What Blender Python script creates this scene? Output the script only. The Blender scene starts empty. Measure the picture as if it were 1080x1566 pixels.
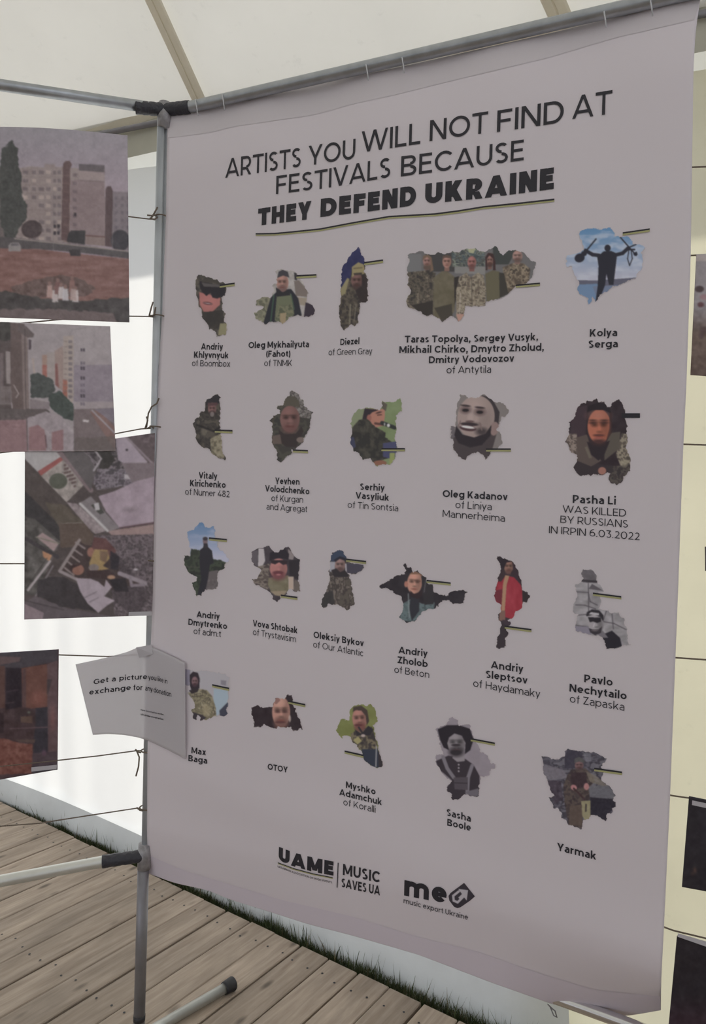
import bpy, math, random
import numpy as np
from mathutils import Vector, Matrix, noise

# ------------------------------------------------------------------ camera
F_PX = 1090.0; CAM_H = 1.6; ROLL = 0.03
sc = bpy.context.scene
R_ = np.array([math.cos(ROLL), 0, math.sin(ROLL)]); U_ = np.array([-math.sin(ROLL), 0, math.cos(ROLL)]); F_ = np.array([0, 1.0, 0])
CAM = np.array([0, 0, CAM_H])
cd = bpy.data.cameras.new('camera'); cam = bpy.data.objects.new('camera', cd); sc.collection.objects.link(cam)
cd.sensor_fit = 'VERTICAL'; cd.sensor_height = 36; cd.lens = 36 * F_PX / 1566; cd.clip_start = .05
cam.matrix_world = Matrix(((R_[0], U_[0], -F_[0], 0), (R_[1], U_[1], -F_[1], 0), (R_[2], U_[2], -F_[2], CAM_H), (0, 0, 0, 1)))
sc.camera = cam
# ------------------------------------------------------------------ world, sun, exposure
w = bpy.data.worlds.new('world'); sc.world = w; w.use_nodes = True
bg = w.node_tree.nodes['Background']; bg.inputs[0].default_value = (.86, .90, 1, 1); bg.inputs[1].default_value = 1.64
sd = bpy.data.lights.new('sun', 'SUN'); sd.energy = 6.0; sd.angle = .03; sd.color = (1, .965, .89)
sun = bpy.data.objects.new('sun', sd); sc.collection.objects.link(sun)
sun_dir = Vector((-.12, .74, .80)).normalized()          # towards the sun, outside beyond the front wall
sun.rotation_euler = (-sun_dir).to_track_quat('-Z', 'Y').to_euler()
sc.view_settings.view_transform = 'Standard'; sc.view_settings.look = 'None'
sc.view_settings.exposure = 0.0; sc.view_settings.gamma = 1; sc.view_settings.use_curve_mapping = False
sc.cycles.max_bounces = 10; sc.cycles.diffuse_bounces = 6; sc.cycles.transmission_bounces = 6

# ------------------------------------------------------------------ geometry helpers
def ray(x, y): return R_ * ((x - 540) / F_PX) + U_ * ((783 - y) / F_PX) + F_
def hitz(x, y, z=0.0):
    d = ray(x, y); return CAM + d * ((z - CAM_H) / d[2])
def at(x, y, depth): return CAM + ray(x, y) * depth
class Plane:                       # vertical plane through two points; n faces the camera
    def __init__(s, a, b):
        s.a = np.array(a, float); e = np.array(b, float) - s.a; e[2] = 0; s.w = np.linalg.norm(e); s.e = e / s.w
        s.n = np.array([s.e[1], -s.e[0], 0])
        if s.n @ (CAM - s.a) < 0: s.n = -s.n
    def hit(s, x, y, off=0.0):
        d = ray(x, y); return CAM + d * (((s.a + s.n * off - CAM) @ s.n) / (d @ s.n))
POST = at(241, 400, 2.10); BRP = at(1038, 800, 1.553); LFT = at(0, 740, 1.97)
BAN = Plane(POST, BRP); LEF = Plane(POST, LFT)
def interp(v, pts, i=0, j=1):
    return float(np.interp(v, [p[i] for p in pts], [p[j] for p in pts]))
col = sc.collection
def link_mesh(name, verts, faces, mat, parent=None, smooth=False, uv=None):
    me = bpy.data.meshes.new(name); me.from_pydata([tuple(map(float, v)) for v in verts], [], faces); me.update()
    if smooth: me.polygons.foreach_set('use_smooth', [True] * len(me.polygons))
    o = bpy.data.objects.new(name, me); col.objects.link(o)
    if mat: me.materials.append(mat)
    if parent: o.parent = parent
    return o
def tag(o, label=None, cat=None, group=None, kind=None):
    if label: o['label'] = label
    if cat: o['category'] = cat
    if group: o['group'] = group
    if kind: o['kind'] = kind
    return o
def empty(name, loc=(0, 0, 0)):
    o = bpy.data.objects.new(name, None); col.objects.link(o); o.location = loc; o.empty_display_size = .1
    return o
def adopt(ch, root):               # parent keeping world place (roots are unrotated)
    ch.parent = root; ch.location = Vector(ch.location) - Vector(root.location)
    return ch
def tube_mb(path, rad, seg=14, caps=True):
    path = [np.array(p, float) for p in path]; vs = []; fs = []
    rads = rad if isinstance(rad, (list, tuple)) else [rad] * len(path)
    prev = None
    for i, p in enumerate(path):
        t = path[min(i + 1, len(path) - 1)] - path[max(i - 1, 0)]; t = t / (np.linalg.norm(t) + 1e-12)
        ref = np.array([0, 0, 1.0]) if abs(t[2]) < .9 else np.array([1.0, 0, 0])
        if prev is None: a = np.cross(t, ref)
        else: a = prev - t * (prev @ t)
        a /= np.linalg.norm(a); prev = a; b = np.cross(t, a)
        for k in range(seg):
            th = 2 * math.pi * k / seg
            vs.append(p + rads[i] * (math.cos(th) * a + math.sin(th) * b))
    for i in range(len(path) - 1):
        for k in range(seg):
            fs.append((i * seg + k, i * seg + (k + 1) % seg, (i + 1) * seg + (k + 1) % seg, (i + 1) * seg + k))
    if caps:
        fs.append(tuple(range(seg))[::-1]); fs.append(tuple((len(path) - 1) * seg + k for k in range(seg)))
    return vs, fs
def tube(name, path, rad, mat, parent=None, seg=14):
    vs, fs = tube_mb(path, rad, seg)
    o = link_mesh(name, vs, fs, mat, None, True)
    if parent: adopt(o, parent)
    return o
def merge(parts):
    V = []; Fc = []
    for vs, fs in parts:
        n = len(V); V += list(vs); Fc += [tuple(i + n for i in f) for f in fs]
    return V, Fc

# ------------------------------------------------------------------ materials
def lin(c):
    c = np.asarray(c, float) / 255
    return np.where(c <= .04045, c / 12.92, ((c + .055) / 1.055) ** 2.4)
def mat_base(name):
    m = bpy.data.materials.new(name); m.use_nodes = True; nt = m.node_tree
    return m, nt, nt.nodes['Principled BSDF'], nt.nodes['Material Output']
def N(nt, t, **kw):
    n = nt.nodes.new(t)
    for k, v in kw.items():
        if k in n.inputs: n.inputs[k].default_value = v
        else: setattr(n, k, v)
    return n
def plain(name, c, rough=.6, metal=0.0, bump=0, bscale=40, var=0.0):
    m, nt, b, out = mat_base(name)
    b.inputs['Base Color'].default_value = (*c, 1); b.inputs['Roughness'].default_value = rough; b.inputs['Metallic'].default_value = metal
    if bump or var:
        tc = N(nt, 'ShaderNodeTexCoord'); nz = N(nt, 'ShaderNodeTexNoise', Scale=bscale, Detail=4.0)
        nt.links.new(tc.outputs['Object'], nz.inputs['Vector'])
        if bump:
            bp = N(nt, 'ShaderNodeBump', Strength=bump, Distance=.01)
            nt.links.new(nz.outputs[0], bp.inputs['Height']); nt.links.new(bp.outputs[0], b.inputs['Normal'])
        if var:
            mr = N(nt, 'ShaderNodeMapRange'); mr.inputs['From Min'].default_value = .3; mr.inputs['From Max'].default_value = .7
            mr.inputs['To Min'].default_value = 1 - var; mr.inputs['To Max'].default_value = 1 + var
            mx = N(nt, 'ShaderNodeVectorMath', operation='SCALE'); mx.inputs[0].default_value = c
            nt.links.new(nz.outputs[0], mr.inputs['Value']); nt.links.new(mr.outputs[0], mx.inputs['Scale']); nt.links.new(mx.outputs[0], b.inputs['Base Color'])
    return m
def fabric(name, c, ct, fac, nscale=1.2, var=.05, fold=0.0, stain=0.0):
    """cloth that scatters light on both sides: diffuse front + translucent"""
    m, nt, b, out = mat_base(name); nt.nodes.remove(b)
    tc = N(nt, 'ShaderNodeTexCoord')
    nz = N(nt, 'ShaderNodeTexNoise', Scale=nscale, Detail=6.0, Roughness=.6); nt.links.new(tc.outputs['Object'], nz.inputs['Vector'])
    mr = N(nt, 'ShaderNodeMapRange'); mr.inputs['From Min'].default_value = .3; mr.inputs['From Max'].default_value = .7
    mr.inputs['To Min'].default_value = 1 - var; mr.inputs['To Max'].default_value = 1 + var * .6; nt.links.new(nz.outputs[0], mr.inputs['Value'])
    last = mr.outputs[0]
    if stain:
        n2 = N(nt, 'ShaderNodeTexNoise', Scale=nscale * 9, Detail=8.0, Roughness=.7); nt.links.new(tc.outputs['Object'], n2.inputs['Vector'])
        m2 = N(nt, 'ShaderNodeMapRange'); m2.inputs['From Min'].default_value = .60; m2.inputs['From Max'].default_value = .74
        m2.inputs['To Min'].default_value = 1; m2.inputs['To Max'].default_value = 1 - stain; nt.links.new(n2.outputs[0], m2.inputs['Value'])
        mm = N(nt, 'ShaderNodeMath', operation='MULTIPLY'); nt.links.new(last, mm.inputs[0]); nt.links.new(m2.outputs[0], mm.inputs[1]); last = mm.outputs[0]
    outs = []
    for cc in (c, ct):
        v = N(nt, 'ShaderNodeVectorMath', operation='SCALE'); v.inputs[0].default_value = cc; nt.links.new(last, v.inputs['Scale']); outs.append(v.outputs[0])
    d = N(nt, 'ShaderNodeBsdfDiffuse'); t = N(nt, 'ShaderNodeBsdfTranslucent'); mx = N(nt, 'ShaderNodeMixShader'); mx.inputs[0].default_value = fac
    nt.links.new(outs[0], d.inputs[0]); nt.links.new(outs[1], t.inputs[0]); nt.links.new(d.outputs[0], mx.inputs[1]); nt.links.new(t.outputs[0], mx.inputs[2])
    nt.links.new(mx.outputs[0], out.inputs[0])
    return m
def print_mat(name, rough=.5, spec=.3):
    m, nt, b, out = mat_base(name)
    a = N(nt, 'ShaderNodeAttribute', attribute_name='Col'); nt.links.new(a.outputs['Color'], b.inputs['Base Color'])
    b.inputs['Roughness'].default_value = rough; b.inputs['Specular IOR Level'].default_value = spec
    return m

M = {}
M['roof'] = fabric('roof_canvas', (.74, .735, .70), (.70, .69, .63), .17, 1.5, .05, stain=.10)
M['wall_white'] = fabric('wall_white_sheet', (.84, .86, .86), (.87, .865, .84), .385, 1.0, .04)
M['wall_cream'] = fabric('wall_cream_canvas', (.78, .74, .58), (.635, .61, .45), .37, 2.0, .08, stain=.10)  # dimmer cream cloth stands in for the wall part the sun misses
M['side'] = fabric('side_canvas', (.70, .67, .63), (.72, .69, .66), .55, 1.0, .05)
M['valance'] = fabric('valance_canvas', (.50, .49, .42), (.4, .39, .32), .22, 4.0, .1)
M['webbing'] = plain('tan_webbing', (.50, .42, .28), .8, bump=.2, bscale=60, var=.12)
M['skirt'] = fabric('skirt_sheet', (.70, .73, .75), (.62, .65, .67), .34, 2.5, .12)
M['post'] = plain('grey_post_paint', (.50, .53, .56), .45, .35, var=.08, bscale=12)
M['metal'] = plain('galvanised_tube', (.40, .42, .44), .36, .85, bump=.02, bscale=30, var=.12)
M['metal_dark'] = plain('dull_grey_tube', (.24, .235, .25), .45, .6, var=.1, bscale=20)
M['alu'] = plain('bright_aluminium', (.66, .67, .63), .32, .7, var=.06, bscale=20)
M['chrome'] = plain('shiny_tube', (.74, .74, .74), .16, 1.0, var=.04, bscale=20)
M['tape'] = plain('black_tape', (.035, .035, .045), .42, bump=.5, bscale=90)
M['wrap'] = plain('clear_tape_over_tube', (.30, .29, .30), .3, .2, bump=.4, bscale=60, var=.25)
M['rubber'] = plain('black_rubber', (.02, .02, .024), .5)
M['rope'] = plain('twine', (.19, .155, .12), .9, bump=.6, bscale=300)
M['tie'] = plain('translucent_tie', (.55, .56, .58), .3)
M['banner'] = plain('banner_vinyl', (.73, .675, .715), .55, bump=.03, bscale=6)
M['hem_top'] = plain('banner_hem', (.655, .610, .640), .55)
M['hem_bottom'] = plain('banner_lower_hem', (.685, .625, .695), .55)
M['ink'] = plain('black_ink', (.022, .020, .028), .55)
M['ink_grey'] = plain('grey_ink', (.045, .042, .052), .55)
M['stripe_yellow'] = plain('yellow_green_ink', (.43, .42, .20), .55)
M['print'] = print_mat('printed_picture')
M['photo'] = print_mat('photo_paper', .35, .45)
M['strip'] = plain('caption_paper', (.52, .50, .53), .5)
M['tent_under'] = plain('gap_light_cloth', (.8, .8, .7), .6)

# wood
def wood():
    m, nt, b, out = mat_base('weathered_deck_wood')
    tc = N(nt, 'ShaderNodeTexCoord'); oi = N(nt, 'ShaderNodeObjectInfo')
    add = N(nt, 'ShaderNodeVectorMath', operation='ADD'); sc3 = N(nt, 'ShaderNodeVectorMath', operation='SCALE'); sc3.inputs[0].default_value = (37, 11, 5)
    nt.links.new(oi.outputs['Random'], sc3.inputs['Scale']); nt.links.new(tc.outputs['Object'], add.inputs[0]); nt.links.new(sc3.outputs[0], add.inputs[1])
    mp = N(nt, 'ShaderNodeMapping'); mp.inputs['Scale'].default_value = (1.6, 22, 22); nt.links.new(add.outputs[0], mp.inputs[0])
    g = N(nt, 'ShaderNodeTexNoise', Scale=2.2, Detail=8.0, Roughness=.62, Distortion=.6); nt.links.new(mp.outputs[0], g.inputs['Vector'])
    mp2 = N(nt, 'ShaderNodeMapping'); mp2.inputs['Scale'].default_value = (2.2, 7, 7); nt.links.new(add.outputs[0], mp2.inputs[0])
    g2 = N(nt, 'ShaderNodeTexNoise', Scale=1.3, Detail=4.0, Roughness=.6); nt.links.new(mp2.outputs[0], g2.inputs['Vector'])
    cr = N(nt, 'ShaderNodeValToRGB'); e = cr.color_ramp
    e.elements[0].position = .28; e.elements[0].color = (.31, .245, .190, 1); e.elements[1].position = .72; e.elements[1].color = (.49, .405, .33, 1)
    k = e.elements.new(.5); k.color = (.39, .32, .255, 1)
    nt.links.new(g.outputs[0], cr.inputs[0])
    # knots
    mp3 = N(nt, 'ShaderNodeMapping'); mp3.inputs['Scale'].default_value = (4.2, 11, 1); nt.links.new(add.outputs[0], mp3.inputs[0])
    vo = N(nt, 'ShaderNodeTexVoronoi', Scale=1.0, Randomness=1.0); nt.links.new(mp3.outputs[0], vo.inputs['Vector'])
    kr = N(nt, 'ShaderNodeMapRange'); kr.inputs['From Min'].default_value = .05; kr.inputs['From Max'].default_value = .16; kr.inputs['To Min'].default_value = .42; kr.inputs['To Max'].default_value = 1
    nt.links.new(vo.outputs['Distance'], kr.inputs['Value'])
    m1 = N(nt, 'ShaderNodeMapRange'); m1.inputs['From Min'].default_value = .3; m1.inputs['From Max'].default_value = .7; m1.inputs['To Min'].default_value = .72; m1.inputs['To Max'].default_value = 1.15
    nt.links.new(g2.outputs[0], m1.inputs['Value'])
    rr = N(nt, 'ShaderNodeMapRange'); rr.inputs['To Min'].default_value = .85; rr.inputs['To Max'].default_value = 1.12; nt.links.new(oi.outputs['Random'], rr.inputs['Value'])
    p = N(nt, 'ShaderNodeMath', operation='MULTIPLY'); nt.links.new(kr.outputs[0], p.inputs[0]); nt.links.new(m1.outputs[0], p.inputs[1])
    p2 = N(nt, 'ShaderNodeMath', operation='MULTIPLY'); nt.links.new(p.outputs[0], p2.inputs[0]); nt.links.new(rr.outputs[0], p2.inputs[1])
    fs = N(nt, 'ShaderNodeVectorMath', operation='SCALE'); nt.links.new(cr.outputs[0], fs.inputs[0]); nt.links.new(p2.outputs[0], fs.inputs['Scale'])
    nt.links.new(fs.outputs[0], b.inputs['Base Color']); b.inputs['Roughness'].default_value = .75
    bp = N(nt, 'ShaderNodeBump', Strength=.35, Distance=.004); nt.links.new(g.outputs[0], bp.inputs['Height']); nt.links.new(bp.outputs[0], b.inputs['Normal'])
    return m
M['wood'] = wood()
def grass_mat():
    m, nt, b, out = mat_base('grass_blades'); a = N(nt, 'ShaderNodeAttribute', attribute_name='Col')
    nt.links.new(a.outputs['Color'], b.inputs['Base Color']); b.inputs['Roughness'].default_value = .6; return m
M['grass'] = grass_mat()
M['soil'] = plain('dark_soil', (.03, .033, .02), .95, bump=.8, bscale=20, var=.4)

# ------------------------------------------------------------------ setting: tent
EAVE = 3.26; WT = 3.065
BASE = [(-6.0, 6.0), (-3.6, 5.05), (-1.912, 3.95), (-.94, 3.31), (.048, 2.60), (.567, 2.262), (1.3, 1.93), (2.2, 1.55)]
def topy(x): return 3.06 - (x + .88) * .382
def wall_pt(x, v):                  # v 0 bottom .. 1 top
    yb = interp(x, BASE); yt = topy(x); z = -.10 + v * (WT + .10)
    s = math.sin(v * math.pi) * .0
    return np.array([x, yb + (yt - yb) * v + s, z])
def wall_panel(name, x0, x1, mat, nx, folds):
    vs = []; fs = []; nz = 26
    rnd = random.Random(5)
    ks = [(rnd.uniform(8, 34), rnd.uniform(0, 6), rnd.uniform(.3, 1)) for _ in range(5)]
    for j in range(nz + 1):
        for i in range(nx + 1):
            x = x0 + (x1 - x0) * i / nx; v = j / nz; p = wall_pt(x, v)
            d = folds * sum(a * math.sin(k * x + ph + .5 * math.sin(v * 3)) for k, ph, a in ks) * (1 - .6 * v)
            p[1] += d; vs.append(p)
    for j in range(nz):
        for i in range(nx): a = j * (nx + 1) + i; fs.append((a, a + 1, a + nx + 2, a + nx + 1))
    return tag(link_mesh(name, vs, fs, mat, None, True), kind='structure')
wall_panel('wall_front', -6.0, .62, M['wall_white'], 420, .006)
wall_panel('wall_front_right', .60, 2.2, M['wall_cream'], 60, .003)
# lower flap of the front wall, thicker sheet; its grey carries painted-in shade
def flap():
    vs = []; fs = []; n = 160
    for i in range(n + 1):
        x = -6 + 6.7 * i / n; h = .20 + .015 * math.sin(3 * x) 
        if x > -.3: h = .34
        for v, off in ((0, .0), (.5, .05), (1, .02)):
            vv = (v * h) / (WT + .1); p = wall_pt(x, vv); p[1] -= off + .012; vs.append(p)
    for i in range(n):
        for k in range(2): a = i * 3 + k; fs.append((a, a + 3, a + 4, a + 1))
    return tag(link_mesh('trim_1', vs, fs, M['skirt'], None, True), kind='structure')
flap()
def poly_wall(name, pts, mat): return tag(link_mesh(name, pts, [tuple(range(len(pts)))], mat), kind='structure')
RT = (2.2, topy(2.2)); LT = (-6.0, topy(-6)); inw = np.array([-.357, -.934]); LEN = 7.0
RB = np.array(RT) + inw * LEN; LB = np.array(LT) + inw * LEN
def quad_wall(name, a, b, mat): return poly_wall(name, [(a[0], a[1], -.1), (b[0], b[1], -.1), (b[0], b[1], EAVE), (a[0], a[1], EAVE)], mat)
quad_wall('wall_right', RT, RB, M['side']); quad_wall('wall_left', LB, LT, M['side']); 
# back wall behind the camera; its opening is added to let fill light in
def back_wall():
    u = lambda t, z: tuple((RB + (LB - RB) * t).tolist()) + (z,)
    V = [u(0, -.1), u(.22, -.1), u(.22, 2.5), u(.80, 2.5), u(.80, -.1), u(1, -.1), u(1, EAVE), u(0, EAVE), u(.22, EAVE), u(.80, EAVE)]
    tag(link_mesh('wall_back', V, [(0, 1, 8, 7), (2, 3, 9, 8), (4, 5, 6, 9)], M['side']), kind='structure')
back_wall()
# roof: two slopes with an outside overhang
SL = math.tan(math.radians(20))
def roofp(x, y):                    # height of the roof canvas
    s = (np.array([x, y]) - np.array([-.88, 3.06])) @ inw
    return EAVE + SL * min(s, LEN - s)
def along(t, s): return np.array([-.88, 3.06]) + np.array([.934, -.357]) * t + inw * s
def roof():
    vs = []; fs = []; ns = 32; nt_ = 60
    for j in range(ns + 1):
        for i in range(nt_ + 1):
            s = -.44 + (LEN + .88) * j / ns; t = -5.9 + 9.4 * i / nt_; p = along(t, s); z = roofp(*p)
            z -= .03 * math.sin(math.pi * ((t * .62) % 1)) * (1 if 0 < s < LEN else 0)
            vs.append((p[0], p[1], z))
    for j in range(ns):
        for i in range(nt_): a = j * (nt_ + 1) + i; fs.append((a, a + 1, a + nt_ + 2, a + nt_ + 1))
    return tag(link_mesh('ceiling', vs, fs, M['roof'], None, True), kind='structure')
ceil = roof()
def hit_roof(x, y, off=0.0):
    d = ray(x, y); n = np.array([-inw[0] * SL, -inw[1] * SL, 1.0]); a = np.array([-.88, 3.06, EAVE - off])
    return CAM + d * (((a - CAM) @ n) / (d @ n))
def seam(c0, c1, wd, ext0=0.0, ext1=0.0):
    a = hit_roof(*c0, .045); b = hit_roof(*c1, .045); e = b - a; a = a - e * ext0; b = b + e * ext1; e = e / np.linalg.norm(e)
    s = np.cross(e, np.array([0, 0, 1.0])); s /= np.linalg.norm(s); s *= wd / 2; vs = []; fs = []
    prof = [(-1, 0), (-.8, -.006), (-.1, -.008), (-.02, -.003), (.02, -.003), (.1, -.008), (.8, -.006), (1, 0)]
    for q in (a, b):
        for k, h in prof: vs.append(q + s * k + np.array([0, 0, h]))
    n = len(prof)
    for k in range(n - 1): fs.append((k, k + 1, n + k + 1, n + k))
    return link_mesh('seam_tape', vs, fs, M['webbing2'], ceil)
M['webbing2'] = fabric('seam_webbing', (.74, .69, .58), (.56, .52, .41), .22, 6, .06)
seam((234, 0), (304, 152), .060, 3.0, .5); seam((846, 0), (857, 25), .075, 12, 6)
# webbing along the eave, eave rail, valance, bright gap cloth
def strip_along(name, s0, z0, s1, z1, mat, t0=-5.5, t1=3.3, n=80, wob=0.0):
    vs = []; fs = []
    for i in range(n + 1):
        t = t0 + (t1 - t0) * i / n; a = along(t, s0 + wob * math.sin(t * 9)); b = along(t, s1 + wob * math.sin(t * 9 + 1))
        vs += [(a[0], a[1], z0), (b[0], b[1], z1)]
    for i in range(n): fs.append((2 * i, 2 * i + 2, 2 * i + 3, 2 * i + 1))
    return link_mesh(name, vs, fs, mat, None, True)
tag(strip_along('trim_2', .012, EAVE - .03, .045, EAVE + .008, M['webbing2']), kind='structure')
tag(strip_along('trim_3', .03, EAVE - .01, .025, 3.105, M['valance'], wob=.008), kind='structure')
a = along(-5.5, .05); b = along(3.3, .05)
tag(tube('trim_4', [(a[0], a[1], EAVE - .045), (b[0], b[1], EAVE - .045)], .012, M['metal_dark']), kind='structure')
# ------------------------------------------------------------------ deck boards
E0 = hitz(0, 1225)[:2]; E1 = hitz(725, 1570)[:2]; ed = (E1 - E0) / np.linalg.norm(E1 - E0)
floor = link_mesh('floor', [(-6.5, -6, -.06), (4.5, -6, -.06), *[(E0[0] + ed[0] * s - .05, E0[1] + ed[1] * s - .08, -.06) for s in (6, -5)]], [(0, 1, 2, 3)], M['soil'])
tag(floor, kind='structure')
bd = np.array([-ed[1], ed[0]]) ; bd = -bd if bd[1] > 0 else bd      # into the tent, away from the edge
BW = .127
def board_mesh():
    L = 6.2; W = BW - .0055; T = .028; c = .003
    prof = [(-W / 2, -T), (-W / 2, -c), (-W / 2 + c, 0), (W / 2 - c, 0), (W / 2, -c), (W / 2, -T)]
    vs = [(x, y, z) for x in (0, L) for y, z in prof]; n = 6
    fs = [(k, k + 1, n + k + 1, n + k) for k in range(n - 1)] + [(n - 1, 0, n, 2 * n - 1), tuple(range(n)), tuple(range(n, 2 * n))[::-1]]
    me = bpy.data.meshes.new('board'); me.from_pydata(vs, [], fs); me.update(); me.materials.append(M['wood']); return me
bm_ = board_mesh(); rb = random.Random(3)
screws = []
for i in range(-22, 44):
    s = 2.07 + (i - 16 + .5) * BW
    p = E0 + ed * s; o = bpy.data.objects.new('board', bm_); col.objects.link(o)
    o.location = (p[0] + bd[0] * rb.uniform(0, .012), p[1] + bd[1] * rb.uniform(0, .012), rb.uniform(-.002, .0)); o.rotation_euler = (0, 0, math.atan2(bd[1], bd[0]) + rb.uniform(-.0006, .0006))
    o.parent = floor
    if 0 < i < 34:
        for dd in (.09, .62, 1.2, 1.8, 2.4):
            for k in (-.032, .034):
                q = p + bd * (dd + rb.uniform(-.012, .012)) + ed * (k + rb.uniform(-.005, .005)); screws.append(q)
vs = []; fs = []
for q in screws:
    n = len(vs); vs += [(q[0] + .0045 * math.cos(t * 1.047), q[1] + .0045 * math.sin(t * 1.047), .0008) for t in range(6)]; fs.append(tuple(range(n, n + 6)))
sm = link_mesh('screw_heads', vs, fs, M['rubber'], floor); sm['kind'] = 'stuff'
# ground and grass
tag(link_mesh('ground', [(-25, -20, -.12), (25, -20, -.12), (25, 25, -.12), (-25, 25, -.12)], [(0, 1, 2, 3)], M['soil']), kind='structure')
def grass():
    rg = random.Random(11); vs = []; fs = []; cols = []
    for _ in range(30000):
        s = rg.uniform(-1.2, 4.2); p = E0 + ed * s; 
        yb = interp(p[0], BASE); wide = max(.05, (yb - p[1]) * .80)
        q = p - bd * (rg.random() ** .9) * wide + np.array([0, 0]) ; q = q - bd * (.012)
        if q[1] > interp(q[0], BASE) - .02: continue
        clump = noise.noise(Vector((q[0] * 9, q[1] * 9, 0)))
        h = .062 + .035 * rg.random() + .05 * max(0, clump) + (.06 if rg.random() < .04 else 0); th = rg.uniform(0, 6.28); lean = rg.uniform(0, .05); wd = rg.uniform(.0012, .0028)
        a = np.array([math.cos(th), math.sin(th)]); l = rg.uniform(0, 6.28); lv = np.array([math.cos(l), math.sin(l)]) * lean
        n = len(vs)
        for f, k in ((0, 1), (.55, .8), (1, 0)):
            c = q + lv * f * f; z = -.11 + h * f * (1 if f < 1 else .97) + .02
            if k: vs += [(c[0] + a[0] * wd * k, c[1] + a[1] * wd * k, z), (c[0] - a[0] * wd * k, c[1] - a[1] * wd * k, z)]
            else: vs.append((c[0], c[1], z))
        fs += [(n, n + 1, n + 3, n + 2), (n + 2, n + 3, n + 4)]
        t = rg.random(); cc = (.05 + .05 * t, .075 + .05 * t, .03 + .02 * t, 1) if rg.random() > .12 else (.22, .19, .11, 1)
        cols += [cc] * 5
    o = link_mesh('grass', vs, fs, M['grass']); at_ = o.data.color_attributes.new('Col', 'FLOAT_COLOR', 'POINT'); at_.data.foreach_set('color', np.array(cols, 'f').ravel())
    tag(o, 'dark green grass growing between the deck edge and the white tent wall', 'grass', kind='stuff')
grass()
# ------------------------------------------------------------------ display frame, tubes, tape
RT_ = .016
frame = empty('display_frame', tuple(POST * [1, 1, 0]))
tag(frame, 'grey metal tube display frame standing on the deck at the left edge of the banner', 'frame')
def on_post(y, dx=0.0, dep=2.10):
    x = 249.5 + (213 - 249.5) * (y - 200) / 1360 + dx
    return at(x, y, dep)
foot = on_post(1614); foot[2] = 0.0
def mk(name, path, rad, mat, parent=frame, seg=16): return tube(name, path, rad, mat, parent, seg)
mk('lower_leg', [foot + [0, 0, .02], on_post(1313)], .0165, M['metal_dark'])
mk('joint_ring', [on_post(1552), on_post(1560)], .0175, M['rubber'])
mk('foot_cap', [foot, foot + [0, 0, .03]], .019, M['rubber'])
mk('upper_post', [on_post(1315, 2), on_post(165, -4.0)], .0104, M['post'])
mk('inner_post', [on_post(1315, 11.5, 2.115), on_post(165, 5.5, 2.115)], .0085, M['post'])
jt = on_post(168, 2); jb = on_post(1308, 2)
hub = mk('corner_sleeve', [on_post(158, 2), on_post(196, 1)], [.0185, .0185], M['wrap'])
mk('corner_sleeve', [on_post(1290, 2), on_post(1328, 1)], .0195, M['wrap'])
# top tubes
tl = np.array(jt); lend = LEF.hit(-160, 104, .0); lmid = LEF.hit(0, 130)
TL = mk('top_tube_left', [jt, lmid, lend], .0155, M['metal'])
rmid = BAN.hit(640, 84, -.012); rend = BAN.hit(1180, -40, -.012)
TR = mk('top_tube_right', [BAN.hit(252, 170, -.012), BAN.hit(300, 161.5, -.012), rmid, BAN.hit(1000, 1, -.012), rend], .0155, M['metal'])
def wrapt(path, rad, n=22):
    pts = []; rr = []
    for i in range(n + 1):
        f = i / n * (len(path) - 1); k = min(int(f), len(path) - 2); u = f - k
        pts.append(path[k] * (1 - u) + path[k + 1] * u); rr.append(rad + .0005 * math.sin(i * 1.1) + .0003 * math.sin(i * 2.3))
    return pts, rr
p, r_ = wrapt([LEF.hit(207, 164), np.array(jt)], .0185); mk('tape_wrap', p, r_, M['tape'])
p, r_ = wrapt([np.array(jt), BAN.hit(290, 163.5, -.012)], .0180); mk('tape_wrap', p, r_, M['tape'])
# bottom tubes
lb0 = LEF.hit(0, 1347.5); 
mk('bottom_tube_left', [LEF.hit(-200, 1386), lb0, LEF.hit(155, 1318), jb], .0160, M['alu'])
p, r_ = wrapt([LEF.hit(156, 1318), np.array(jb)], .0178); mk('tape_wrap', p, r_, M['tape_grey'] if 'tape_grey' in M else M['tape'])
mk('bottom_tube_right', [BAN.hit(216, 1303, -.045), BAN.hit(300, 1332, -.055), BAN.hit(600, 1435, -.085), BAN.hit(950, 1562, -.10), BAN.hit(1250, 1678, -.10)], .0145, M['chrome'] if 'chrome' in M else M['alu'])
# hidden right-hand post behind the banner edge keeps the frame standing
rp = BAN.hit(1190, 800, -.05); mk('right_post', [(rp[0], rp[1], 0), (rp[0], rp[1], rend[2] + .02)], .0155, M['metal'])
lp = np.array(lend); mk('left_post', [(lp[0], lp[1], 0), (lp[0], lp[1], lp[2] + .02)], .0155, M['metal'])

# loose pole on the deck
pe = hitz(346, 1510, .019); ps = hitz(246, 1568, .017); d = (ps - pe); d /= np.linalg.norm(d)
pole = empty('loose_pole', (pe[0], pe[1], 0)); tag(pole, 'white aluminium pole with black end cap lying on the wooden deck', 'pole')
tube('shaft', [pe, pe + d * 1.15], .0160, M['alu'], pole, 20)
tube('end_cap', [pe - d * .030, pe - d * .026, pe - d * .0, pe + d * .008], [.021, .0225, .0205, .0195], M['rubber'], pole, 20)
bpy.context.view_layer.update()

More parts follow.
